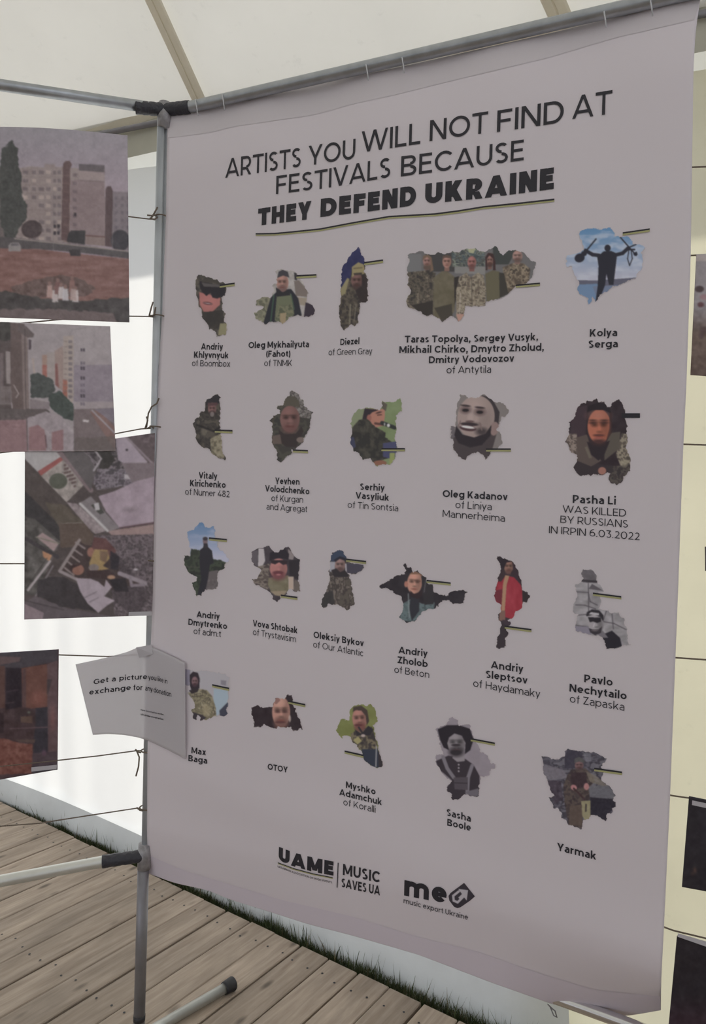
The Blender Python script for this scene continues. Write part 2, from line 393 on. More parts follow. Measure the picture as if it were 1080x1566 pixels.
# ------------------------------------------------------------------ twine
def sag(a, b, s, n=14): return [a + (b - a) * (i / n) - np.array([0, 0, s * 4 * (i / n) * (1 - i / n)]) for i in range(n + 1)]
def rope(pix, plane, off, label, group, knot=None, rad=.0019):
    pts = [plane.hit(x, y, off) for x, y in pix]
    o = tube('rope', pts, rad, M['rope'], None, 8)
    tag(o, label, 'rope', group)
    if knot:
        base = pts[-1]
        # loops around the post and loose ends
        c = on_post(knot[0][1], 0); ring = []
        for i in range(15):
            th = i / 14 * 2 * math.pi * 1.0; ring.append(c + np.array([math.cos(th) * .0190 + .004, math.sin(th) * .019, .003 * math.sin(th * .5)]))
        k = tube('knot', ring, .0021, M['rope'], None, 8); k.parent = o
        for tail in knot[1:]:
            tp = [LEF.hit(x, y, .022) for x, y in tail]
            t_ = tube('loose_end', tp, .0024, M['rope'], None, 8); t_.parent = o
    return o
LG = 'twines of the left frame side'; RG = 'twines behind the banner'
rope([(-60, 320), (80, 326), (195, 331), (228, 335), (238, 335)], LEF, .004, 'topmost twine at left, tied to the post beside the building photograph', LG,
     knot=[(242, 333), [(225, 329), (233, 330), (240, 328)], [(231, 334), (236, 326), (241, 317)], [(229, 333), (236, 336), (241, 332)]])
rope([(-60, 500), (25, 495), (120, 486), (199, 483.5), (228, 484), (237, 485)], LEF, .004, 'twine knotted to the post below the lower edge of the building photograph', LG,
     knot=[(240, 485), [(228, 484), (231, 472), (234, 462)], [(228, 483), (236, 482), (238, 470)]])
rope([(-60, 700), (60, 685), (178, 663), (215, 656), (232, 655)], LEF, .003, 'twine with two loose ends above the rubble photograph', LG,
     knot=[(236, 654), [(222, 655), (226, 643), (224, 637)], [(224, 654), (227, 632), (232, 622), (240, 617), (243, 609)], [(226, 655), (232, 652), (236, 655)]])
rope([(-60, 862), (0, 862), (37, 862), (140, 858), (231, 856)], LEF, -.006, 'twine left of the rubble photograph at half height', LG, knot=[(232, 858)])
rope([(-60, 1001), (90, 1001.5), (165, 1004), (222, 1001)], LEF, -.006, 'twine running behind the top of the paper notice', LG, knot=[(226, 1001)])
rope([(-60, 1180), (0, 1172), (87, 1163), (150, 1156), (209, 1148), (216, 1148)], LEF, .005, 'twine under the paper notice with one hanging loose end', LG,
     knot=[(221, 1149), [(209, 1148), (213, 1158), (212, 1172), (208, 1187)], [(207, 1146), (211, 1150), (216, 1151)]])
rope([(-60, 1268), (60, 1259), (130, 1248), (209, 1236), (214, 1236)], LEF, .005, 'lowest twine at left, crossing in front of the grass strip', LG,
     knot=[(218, 1236), [(209, 1235), (214, 1239), (219, 1240)]])
for ys, lb in (((259, 256.5, 255), 'topmost twine to the right of the banner'), ((400, 391.5, 390), 'twine holding the flower photograph right of the banner'),
               ((664, 679, 680.5), 'twine between the flower photograph and the dark edge, right of the banner'), ((960, 1005.5, 1009), 'twine at mid height crossing the cream wall right of the banner'),
               ((1150, 1217, 1224), 'twine above the upper black photograph right of the banner'), ((1300, 1423, 1435), 'lowest twine above the bottom right black photograph')):
    rope([(270, ys[0] * .92 + 50), (700, ys[0]), (1030, ys[1]), (1080, ys[2]), (1165, ys[2] + (ys[2] - ys[1]) * 1.6)], BAN, -.030, lb, RG)

# ------------------------------------------------------------------ painter for flat prints
class Paint:
    def __init__(s, X, Y, base, seed=1):
        s.X = X; s.Y = Y; s.C = np.tile(np.array(base, float), (len(X), 1)); s.rs = np.random.RandomState(seed)
        s.step = 1.0
    def noise(s, sx, sy=None, seed=0, octaves=3, ang=0.0):
        sy = sy or sx; out = 0; tot = 0; ca, sa = math.cos(ang), math.sin(ang)
        U = (s.X * ca + s.Y * sa); V = (-s.X * sa + s.Y * ca)
        for o in range(octaves):
            g = np.random.RandomState(seed * 7 + o * 13 + 5).rand(64, 64); u = U / sx * 2 ** o; v = V / sy * 2 ** o
            i = np.floor(u).astype(int); j = np.floor(v).astype(int); fu = u - i; fv = v - j; fu = fu * fu * (3 - 2 * fu); fv = fv * fv * (3 - 2 * fv)
            a = g[i % 64, j % 64]; b = g[(i + 1) % 64, j % 64]; c = g[i % 64, (j + 1) % 64]; d = g[(i + 1) % 64, (j + 1) % 64]
            out = out + ((a * (1 - fu) + b * fu) * (1 - fv) + (c * (1 - fu) + d * fu) * fv) * .5 ** o; tot += .5 ** o
        return out / tot
    def pip(s, pts, X, Y):
        ins = np.zeros(len(X), bool); n = len(pts); bx = [p[0] for p in pts]; by = [p[1] for p in pts]
        for i in range(n):
            x0, y0 = pts[i]; x1, y1 = pts[(i + 1) % n]
            if y0 == y1: continue
            c = ((y0 > Y) != (y1 > Y)) & (X < (x1 - x0) * (Y - y0) / (y1 - y0) + x0); ins ^= c
        return ins
    def cov(s, pts, jit=0.0, js=8.0):
        X, Y = s.X, s.Y; xs = [p[0] for p in pts]; ys = [p[1] for p in pts]; pad = jit + s.step * 2
        m = np.nonzero((X > min(xs) - pad) & (X < max(xs) + pad) & (Y > min(ys) - pad) & (Y < max(ys) + pad))[0]
        out = np.zeros(len(X))
        if not len(m): return out
        X = X[m]; Y = Y[m]
        if jit: X = X + (s.noise(js, seed=21, octaves=2)[m] - .5) * 2 * jit; Y = Y + (s.noise(js, seed=22, octaves=2)[m] - .5) * 2 * jit
        q = s.step * .25; k = 0
        for ax, ay in ((-q, -q), (q, -q), (-q, q), (q, q)): k = k + s.pip(pts, X + ax, Y + ay)
        out[m] = k / 4.0
        return out
    def put(s, cv, c, al=1.0):
        c = np.asarray(c, float); cv = (cv * al)[:, None]
        s.C = s.C * (1 - cv) + (c if c.ndim == 2 else c[None]) * cv
    def poly(s, pts, c, al=1.0, jit=0.0, js=8.0): s.put(s.cov(pts, jit, js), c, al)
    def ecov(s, cx, cy, rx, ry, rot=0.0, soft=None):
        t = math.radians(rot); dx = s.X - cx; dy = s.Y - cy; u = (dx * math.cos(t) + dy * math.sin(t)) / rx; v = (-dx * math.sin(t) + dy * math.cos(t)) / ry
        d = np.sqrt(u * u + v * v); sf = (soft or s.step * .5) / min(rx, ry); return np.clip((1 + sf - d) / (2 * sf), 0, 1)
    def ell(s, cx, cy, rx, ry, c, al=1.0, rot=0.0, soft=None): s.put(s.ecov(cx, cy, rx, ry, rot, soft), c, al)
    def line(s, pts, w, c, al=1.0):
        for (x0, y0), (x1, y1) in zip(pts[:-1], pts[1:]):
            dx, dy = x1 - x0, y1 - y0; L = math.hypot(dx, dy) + 1e-9; t = np.clip(((s.X - x0) * dx + (s.Y - y0) * dy) / L / L, 0, 1)
            d = np.hypot(s.X - x0 - t * dx, s.Y - y0 - t * dy); s.put(np.clip((w / 2 + s.step * .5 - d) / s.step, 0, 1), c, al)
    def camo(s, cv, cols, sc_=10.0, seed=3, ys=None):
        n = s.noise(sc_, ys or sc_, seed=seed, octaves=3); n = (n - n.min()) / (n.max() - n.min() + 1e-9); k = len(cols); 
        cols = np.array(cols, float); cols = cols * .68 + cols.mean(0) * .32; q = np.clip((n - .18) / .64, 0, .999); idx = (q * k).astype(int); s.put(cv, np.array(cols, float)[idx])
    def mott(s, cv, amp=20, sc_=8.0, seed=5, ys=None):
        n = s.noise(sc_, ys or sc_, seed=seed, octaves=3) - .5; s.C = s.C + (n * 2 * amp * cv)[:, None]
    def face(s, cx, cy, rx, ry, skin, rot=0.0, beard=None, eyes=True, soft=None, dark=.72, mouth=True):
        sk = np.array(skin, float); t = math.radians(rot)
        def P(u, v): return cx + (u * rx * math.cos(t) - v * ry * math.sin(t)), cy + (u * rx * math.sin(t) + v * ry * math.cos(t))
        s.ell(cx, cy, rx, ry, sk, rot=rot, soft=soft)
        x, y = P(.55, .1); s.put(s.ecov(x, y, rx * .45, ry * .8, rot, rx * .35) * s.ecov(cx, cy, rx, ry, rot), sk * dark, .55)
        x, y = P(-.1, -.55); s.put(s.ecov(x, y, rx * .5, ry * .25, rot, rx * .2) * s.ecov(cx, cy, rx, ry, rot), np.minimum(sk * 1.12, 255), .6)
        if beard is not None:
            x, y = P(0, .72); s.put(s.ecov(x, y, rx * .82, ry * .42, rot, rx * .2), np.array(beard, float), .85)
        if eyes:
            for u in (-.40, .36):
                x, y = P(u, -.10); s.ell(x, y, rx * .24, ry * .10, sk * .38, .9, rot, soft=rx * .12)
                x, y = P(u, -.26); s.ell(x, y, rx * .28, ry * .05, sk * .45, .8, rot, soft=rx * .08)
        x, y = P(.02, .15); s.ell(x, y, rx * .13, ry * .22, sk * 1.13, .5, rot, soft=rx * .08)
        x, y = P(.02, .32); s.ell(x, y, rx * .20, ry * .06, sk * .55, .8, rot, soft=rx * .08)
        if mouth:
            x, y = P(0, .56); s.ell(x, y, rx * .34, ry * .07, sk * [.72, .5, .5], .9, rot, soft=rx * .08)
        return P
def soften(C, nx, ny, k=1):
    G = C.reshape(ny, nx, 3)
    for _ in range(k):
        for ax in (0, 1):
            P = np.concatenate([np.take(G, [0], ax), G, np.take(G, [-1], ax)], ax); n = G.shape[ax]
            G = (np.take(P, range(n), ax) + 2 * G + np.take(P, range(2, n + 2), ax)) / 4
    return G.reshape(-1, 3)
def desat(C, k):
    g = C @ np.array([.3, .55, .15]); return C * (1 - k) + g[:, None] * k
def to_albedo(C, ref=.285, alb=.70, mx=.92): return np.clip(lin(np.clip(C, 0, 255)) / ref * alb, .004, mx)
def color_mesh(o, A):
    a = o.data.color_attributes.new('Col', 'FLOAT_COLOR', 'POINT'); c = np.ones((len(A), 4), 'f'); c[:, :3] = A; a.data.foreach_set('color', c.ravel())

# ------------------------------------------------------------------ banner sheet
BL_ = [(256, 176), (254, 330), (248, 480), (240, 600), (237, 680), (234, 900), (228.5, 1050), (225.5, 1150), (225, 1290), (227.5, 1336)]
BR_ = [(1073, -10), (1068, 20), (1064, 50), (1061, 100), (1058, 300), (1056.5, 400), (1050, 590), (1045, 690), (1037.5, 900), (1033.5, 1000), (1025, 1220), (1015.5, 1423), (1011.5, 1500), (1011, 1545)]
BT_ = [(256, 176), (300, 166), (400, 147), (540, 117), (640, 96), (760, 69), (840, 51), (1000, 11), (1073, -10)]
BB_ = [(227.5, 1336), (265, 1350), (320, 1362), (350, 1375), (430, 1400), (470, 1413), (540, 1431), (640, 1460), (750, 1502), (840, 1534), (895, 1551), (925, 1555), (965, 1553), (1011, 1545)]
def even(pts, n):
    P = np.array(pts, float); d = np.r_[0, np.cumsum(np.hypot(*np.diff(P, axis=0).T))]; d /= d[-1]
    t = np.linspace(0, 1, n + 1); Q = np.stack([np.interp(t, d, P[:, 0]), np.interp(t, d, P[:, 1])], 1)
    for _ in range(3): Q[1:-1] = (Q[:-2] + 2 * Q[1:-1] + Q[2:]) / 4
    return Q
_ztop = BAN.hit(640, 96)[2]; _zbot = BAN.hit(640, 1460)[2]
def disp(X):
    u = (X - POST) @ BAN.e / BAN.w; z = X[2]; v = (z - _zbot) / (_ztop - _zbot)
    d = .004 * math.sin(5.1 * u + 3 * v) + .003 * math.sin(11 * u - 6 * v + 1) + .006 * math.sin(3.3 * v + 2 * u)
    d += .004 * math.sin(26 * u + 2 * v) * max(0, v - .85) / .15          # gathers at the cable ties
    if v > .93: d -= .045 * ((v - .93) / .07) ** 1.5 * .45
    if v < .07: d -= .030 * ((.07 - v) / .07) ** 1.3
    cr = max(0, u - .75) / .25; 
    if v < .05: d -= cr * .05 * ((.05 - v) / .05) ** 1.5
    # diagonal soft crease low on the sheet
    q = v - (.16 - .10 * u); d += .006 * math.exp(-(q / .035) ** 2)
    d += .010 * max(0, .12 - u) / .12 * math.sin(v * 7)
    return d
def ban(x, y, off=0.0):
    d = off
    for _ in range(3): X = BAN.hit(x, y, d); d = disp(X) + off
    return BAN.hit(x, y, d)
banner = empty('exhibition_banner', tuple(BAN.hit(640, 1460)))
tag(banner, 'large white banner with black heading, map-shaped portraits and captions, hung on the metal frame', 'banner')
def banner_sheet():
    nu, nv = 150, 190; T = even(BT_, nu); B = even(BB_, nu); L = even(BL_, nv); Rr = even(BR_, nv); vs = []; fs = []
    for j in range(nv + 1):
        v = j / nv
        for i in range(nu + 1):
            u = i / nu
            p = (1 - v) * T[i] + v * B[i] + (1 - u) * L[j] + u * Rr[j] - ((1 - u) * (1 - v) * T[0] + u * (1 - v) * T[-1] + (1 - u) * v * B[0] + u * v * B[-1])
            vs.append(ban(*p))
    for j in range(nv):
        for i in range(nu): a = j * (nu + 1) + i; fs.append((a, a + nu + 1, a + nu + 2, a + 1))
    o = link_mesh('sheet', vs, fs, M['banner'], None, True); md = o.modifiers.new('thickness', 'SOLIDIFY'); md.thickness = .0012; md.offset = -1 if (np.cross(np.array(vs[nu + 1]) - vs[0], np.array(vs[1]) - vs[0]) @ BAN.n) > 0 else 1
    return adopt(o, banner)
banner_sheet()
for x, y in ((300, 166), (341, 158), (561, 112), (616, 101), (925, 31), (996, 14)):
    a = BAN.hit(x - 1, y - 13, .006); b = BAN.hit(x + 1, y - 1, .012); c = BAN.hit(x + 2.5, y + 11, .006); 
    back = [BAN.hit(x - 1, y - 14, -.03), a, b, c]
    tube('cable_tie', back, .0016, M['tie'], banner, 6)
tube('curled_wire', [ban(838, 1536, -.01), BAN.hit(843, 1541, -.01), BAN.hit(849, 1546, -.01), BAN.hit(852, 1556, -.01), BAN.hit(847, 1553, -.01), BAN.hit(842, 1541, -.012)], .0016, M['metal_dark'], banner, 6)

def shaded_hem(name, top, bot, mat):  # doubled edge strip; its darker tint paints in the band's shade
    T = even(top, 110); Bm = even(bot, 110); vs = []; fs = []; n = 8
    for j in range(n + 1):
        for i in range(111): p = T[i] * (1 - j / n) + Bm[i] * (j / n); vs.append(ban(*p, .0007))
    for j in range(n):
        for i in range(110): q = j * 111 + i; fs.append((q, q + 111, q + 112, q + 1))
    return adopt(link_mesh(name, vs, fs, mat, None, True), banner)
shaded_hem('hem', [(x + (.6 if i == 0 else 0), y + .4) for i, (x, y) in enumerate(BT_)], [(256.5, 211), (323, 203), (354, 194), (423, 184), (480, 176), (543, 158), (600, 146), (705, 120), (840, 88), (940, 58), (1062, 30)], M['hem_top'])
shaded_hem('hem', [(226, 1307), (280, 1331), (350, 1352), (430, 1376), (540, 1402), (640, 1433), (730, 1455), (820, 1487), (910, 1514), (1010, 1524)], [(x, y - .4) for x, y in BB_], M['hem_bottom'])
# ------------------------------------------------------------------ stroke lettering
XH = .74; AS = 1.06; DS = -.27
def glyph(ch, w):
    """polygons of one letter, cap height 1; returns (width, polys)"""
    P = []; h = w / 2
    def V(x, y0, y1, ww=w): P.append([(x - ww / 2, y0), (x + ww / 2, y0), (x + ww / 2, y1), (x - ww / 2, y1)])
    def Hh(y, x0, x1, ww=w * .94): P.append([(x0, y - ww / 2), (x1, y - ww / 2), (x1, y + ww / 2), (x0, y + ww / 2)])
    def D(x0, y0, x1, y1, k=1.0):
        L = math.hypot(x1 - x0, y1 - y0); q = w * k * L / max(abs(y1 - y0), .2) / 2
        P.append([(x0 - q, y0), (x0 + q, y0), (x1 + q, y1), (x1 - q, y1)])
    def A(cx, cy, rx, ry, a0, a1, n=None):
        n = n or max(4, int(abs(a1 - a0) / 15)); 
        for i in range(n):
            q = []
            for a, s in ((a0 + (a1 - a0) * i / n, 1), (a0 + (a1 - a0) * (i + 1) / n, 1), (a0 + (a1 - a0) * (i + 1) / n, -1), (a0 + (a1 - a0) * i / n, -1)):
                t = math.radians(a); q.append((cx + (rx + s * h) * math.cos(t), cy + (ry + s * h * .95) * math.sin(t)))
            P.append(q)
    def dot(x, y, r): P.append([(x + r * math.cos(k * math.pi / 4 + .39), y + r * math.sin(k * math.pi / 4 + .39)) for k in range(8)])
    W = .7
    if ch == ' ': return .30, P
    elif ch == 'A': W = .98 + .3 * w; D(h * 1.1, 0, W / 2 - .0, 1, .95); D(W - h * 1.1, 0, W / 2, 1, .95); Hh(.27, W * .22, W * .78)
    elif ch == 'B':
        W = .74 + .3 * w; V(h, 0, 1); Hh(h, h, W * .62); Hh(1 - h, h, W * .58); Hh(.52, h, W * .6)
        A(W * .58, .76, W * .36 - h, .24 - h, -90, 90); A(W * .60, .26, W * .40 - h, .26 - h, -90, 90)
    elif ch == 'C': W = .88; A(.5, .5, .5 - h, .5 - h, 42, 318, 20)
    elif ch == 'D': W = .88; V(h, 0, 1); Hh(h, h, .42); Hh(1 - h, h, .42); A(.40, .5, .48 - h, .5 - h, -90, 90, 14)
    elif ch == 'E': W = .66; V(h, 0, 1); Hh(h, h, W); Hh(1 - h, h, W - .02); Hh(.52, h, W - .06)
    elif ch == 'F': W = .65; V(h, 0, 1); Hh(1 - h, h, W); Hh(.49, h, W - .06)
    elif ch == 'G': W = .92; A(.5, .5, .5 - h, .5 - h, 42, 330, 20); V(W - h, .10, .50); Hh(.5, .62, W)
    elif ch == 'H': W = .82; V(h, 0, 1); V(W - h, 0, 1); Hh(.5, h, W - h)
    elif ch == 'I': W = w; V(h, 0, 1)
    elif ch == 'K': W = .78 + .2 * w; V(h, 0, 1); D(h * 1.2, .22, W - w * .75, 1); D(W - w * .65, 0, W * .40, .60)
    elif ch == 'L': W = .62; V(h, 0, 1); Hh(h, h, W)
    elif ch == 'M': W = .98 + .3 * w; V(h, 0, 1); V(W - h, 0, 1); D(W / 2, .25 - h, h * 1.2, 1, .9); D(W / 2, .25 - h, W - h * 1.2, 1, .9)
    elif ch == 'N': W = .84; V(h, 0, 1); V(W - h, 0, 1); D(W - h * 1.2, 0, h * 1.2, 1, .95)
    elif ch == 'O': W = 1.06; A(.53, .5, .53 - h, .5 - h, 0, 360, 26)
    elif ch == 'P': W = .74; V(h, 0, 1); Hh(1 - h, h, .40); Hh(.36, h, .40); A(.40, .68, .34 - h, .32 - h, -90, 90)
    elif ch == 'R': W = .76; V(h, 0, 1); Hh(1 - h, h, .40); Hh(.36, h, .42); A(.40, .68, .34 - h, .32 - h, -90, 90); D(W - w * .5, 0, .44, .36)
    elif ch == 'S':
        W = .68; t = .76 - h * .0; A(.34, .745, .30 - h * .8, .255 - h, 35, 270, 12); A(.34, .265, .33 - h, .265 - h, 90, -145, 12)
        P[-1] = P[-1]
    elif ch == 'T': W = .80; V(W / 2, 0, 1); Hh(1 - h, 0, W)
    elif ch == 'U': W = .80; V(h, .38, 1); V(W - h, .38, 1); A(W / 2, .38, W / 2 - h, .38 - h, 180, 360, 12)
    elif ch == 'V': W = .94; D(W / 2, 0, h * 1.1, 1); D(W / 2, 0, W - h * 1.1, 1)
    elif ch == 'W': W = 1.44; D(W * .28, 0, h * 1.1, 1, .95); D(W * .28, 0, W / 2, 1, .95); D(W * .72, 0, W / 2, 1, .95); D(W * .72, 0, W - h * 1.1, 1, .95)
    elif ch == 'Y': W = .88; V(W / 2, 0, .40); D(W / 2, .34, h * 1.1, 1); D(W / 2, .34, W - h * 1.1, 1)
    elif ch == 'Z': W = .74; Hh(h, 0, W); Hh(1 - h, 0, W); D(h * 1.6, h * .5, W - h * 1.6, 1 - h * .5)
    elif ch in 'oc':
        W = .76 if ch == 'o' else .64; A(.38, XH / 2, .38 - h, XH / 2 - h, 0 if ch == 'o' else 45, 360 if ch == 'o' else 315, 20)
    elif ch in 'bdpqg':
        W = .78; left = ch in 'bp'; sx = h if left else W - h
        A(W / 2 + (.01 if left else -.01), XH / 2, W / 2 - h, XH / 2 - h, 0, 360, 20)
        if ch in 'bd': V(sx, 0, AS)
        elif ch in 'pq': V(sx, DS, XH)
        else: V(sx, .0, XH); A(W / 2, .0, W / 2 - h, -DS - h, 215, 360, 8)
    elif ch == 'a':
        W = .64; V(W - h, 0, .44); A(W / 2, .45, W / 2 - h, XH - .45 - h, 0, 145, 9); Hh(.43, .26, W - h, w * .8); A(.27, .215, .27 - h, .215 - h * .9, 75, 290, 11); Hh(h * .8, .27, W - h * 1.5, w * .8); 
    elif ch == 'e': W = .72; A(.36, XH / 2, .36 - h, XH / 2 - h, 0, 318, 20); Hh(XH / 2, h, W - .01, w * .8)
    elif ch == 'f': W = .42; V(.20, 0, .80); A(.20 + .17, .80, .17, .26 - h, 95, 180, 5); Hh(XH - h, 0, W - .02)
    elif ch in 'hnmr':
        V(h, 0, AS if ch == 'h' else XH)
        if ch == 'r': W = .42; A(.40, .44, .40 - h, XH - .44 - h, 88, 165, 5)
        elif ch == 'm':
            W = 1.18; c = W / 2
            for x0 in (0, c - h): A(x0 + (c + h) / 2, .42, (c + h) / 2 - h, XH - .42 - h, 0, 180, 10); V(x0 + c, 0, .42)
        else: W = .72; A(W / 2, .42, W / 2 - h, XH - .42 - h, 0, 180, 10); V(W - h, 0, .42)
    elif ch in 'ij':
        W = w * 1.1; V(W / 2, 0, XH); dot(W / 2, AS - h * .6, w * .62)
    elif ch == 'k': W = .68 + .2 * w; V(h, 0, AS); D(h * 1.4, .18, W - w * .8, XH); D(W - w * .65, 0, W * .42, .46)
    elif ch == 'l': W = w; V(h, 0, AS)
    elif ch == 's': W = .56; A(.28, .545, .25 - h * .7, .195 - h, 35, 270, 9); A(.28, .19, .275 - h, .19 - h, 90, -145, 9)
    elif ch == 't': W = .44; V(.20, .20, .92); A(.20 + .16, .20, .16, .20 - h, 180, 280, 6); Hh(XH - h, 0, W - .03)
    elif ch == 'u': W = .72; V(h, .32, XH); V(W - h, 0, XH); A(W / 2, .32, W / 2 - h, .32 - h, 180, 360, 10)
    elif ch == 'v': W = .68; D(W / 2, 0, h, XH); D(W / 2, 0, W - h, XH)
    elif ch == 'x': W = .68; D(h * 1.2, 0, W - h * 1.2, XH); D(W - h * 1.2, 0, h * 1.2, XH)
    elif ch == 'y': W = .68; D(W / 2 - .0, 0, h, XH); D(W * .5 - .13, DS + .02, W - h, XH)
    elif ch == 'z': W = .58; Hh(h, 0, W); Hh(XH - h, 0, W); D(h * 1.6, h, W - h * 1.6, XH - h)
    elif ch == ',': W = w * 1.2; dot(W / 2, h * 1.1, w * .62); D(W * .30, -.16, W * .6, h, .7)
    elif ch == '.': W = w * 1.2; dot(W / 2, h * 1.1, w * .62)
    elif ch == ':': W = w * 1.2; dot(W / 2, h * 1.1, w * .62); dot(W / 2, .52, w * .62)
    elif ch == '(': W = .26; A(.50, .42, .50 - h, .72, 132, 228, 8)
    elif ch == ')': W = .26; A(-.24, .42, .50 - h, .72, -48, 48, 8)
    elif ch == '0': W = .82; A(.41, .5, .41 - h, .5 - h, 0, 360, 22)
    elif ch == '2': W = .66; A(.32, .68, .30 - h, .32 - h, -35, 150, 10); D(h * 1.9, h, W - w * 1.2, .52, .9); Hh(h, .02, W)
    elif ch == '3': W = .66; Hh(1 - h, .04, W - .04); D(.30, .52, W - w, 1 - h); A(.33, .30, .32 - h, .30 - h, 95, -145, 11)
    elif ch == '4': W = .78; D(h * 1.2, .28, W * .62, 1); Hh(.26, 0, W); V(W * .68, 0, .48)
    elif ch == '6': W = .72; A(.36, .32, .36 - h, .32 - h, 0, 360, 18); A(.46, .42, .46 - h, .58 - h, 80, 180, 8)
    elif ch == '8': W = .72; A(.36, .27, .36 - h, .27 - h, 0, 360, 16); A(.36, .765, .31 - h, .235 - h, 0, 360, 14)
    return W, P
def layout(text, w, track=.13, space=.34):
    x = 0; out = []
    for ch in text:
        if ch == ' ': x += space; continue
        W, P = glyph(ch, w); kern = -.06 if ch in 'AVWTYvy' else 0
        out += [[(px + x + kern * .5, py) for px, py in q] for q in P]; x += W + track + kern
    return max(x - track, .1), out
class Curve2:                       # baseline through several picture points
    def __init__(s, pts):
        s.p = np.array(pts, float); d = np.r_[0, np.cumsum(np.hypot(*np.diff(s.p, axis=0).T))]; s.d = d / d[-1]
    def __call__(s, t): return np.array([np.interp(t, s.d, s.p[:, 0]) if 0 <= t <= 1 else s.p[0, 0] + (s.p[-1, 0] - s.p[0, 0]) * t, np.interp(t, s.d, s.p[:, 1]) if 0 <= t <= 1 else s.p[0, 1] + (s.p[-1, 1] - s.p[0, 1]) * t])
def letters(items, surf, off, tilt=.03, mirror=False):
    """items: (text, baseline points, cap height(s) in px, stroke weight) -> vertices and faces on a surface"""
    vs = []; fs = []
    for text, base, cap, wt in items:
        c = Curve2(base); W, polys = layout(text, wt); c0, c1 = cap if isinstance(cap, tuple) else (cap, cap)
        for q in polys:
            n = len(vs)
            for x, y in q:
                t = x / W; b = c(t); hh = (c0 + (c1 - c0) * t) * y; vs.append(surf(b[0] + tilt * hh, b[1] - hh, off))
            fs.append(tuple(range(n, n + len(q))))
    return vs, fs
def lettering(name, items, surf, off, mat, parent, label=None, **k):
    for it in items:
        vs, fs = letters([it], surf, off, **k); o = link_mesh(name, vs, fs, mat, None); adopt(o, parent)
        if label: o['label'] = label
LT_, RG_, BO_, BK_ = .115, .120, .205, .285
OFF = .0012
lettering('heading_lettering', [
    ('ARTISTS', [(345, 272), (400, 264), (460, 255)], (29, 30), .148), ('YOU', [(472, 253), (543, 243)], (30, 31), .148), ('WILL', [(553, 233), (643, 220)], (32, 33), .148),
    ('NOT', [(657, 216), (745, 203)], (32, 33), .148), ('FIND', [(760, 202), (862, 187)], (33, 35), .148), ('AT', [(876, 182), (935, 174)], (35, 36.5), .148),
    ('FESTIVALS', [(422, 297), (490, 289), (597, 271)], (28, 31), .148), ('BECAUSE', [(613, 270), (700, 259), (801, 245)], (31, 32), .148)], ban, OFF, M['ink'], banner, 'thin black capital heading')
lettering('heading_lettering', [('THEY', [(395, 345), (475, 335)], (26, 28), .30), ('DEFEND', [(490, 332), (560, 324), (636, 314)], (28, 31), .30), ('UKRAINE', [(650, 312), (740, 303), (847, 289)], (31, 33.5), .30)], ban, OFF, M['ink'], banner, 'heavy black capital heading line')
def bar(pts, w0, w1, y0, surf=ban, off=OFF, name='stripe', mat=None, parent=banner):
    vs = []; fs = []; pts = np.array(pts, float)
    for i, p in enumerate(pts):
        vs += [surf(p[0], p[1] + y0, off), surf(p[0], p[1] + y0 + (w0 + (w1 - w0) * i / (len(pts) - 1)), off)]
    for i in range(len(pts) - 1): fs.append((2 * i, 2 * i + 1, 2 * i + 3, 2 * i + 2))
    return adopt(link_mesh(name, vs, fs, mat), parent)
ul = [(391, 356.5), (420, 356), (447, 353.5), (490, 349), (540, 339.5), (595, 330), (665, 326), (700, 321.5), (740, 315), (800, 309), (848, 303.5)]
bar(ul, 2.2, 2.8, 0, name='heading_underline', mat=M['ink']); bar(ul, 1.8, 2.4, 2.5, name='heading_underline', mat=M['stripe_yellow'])
B, O_ = BO_, RG_
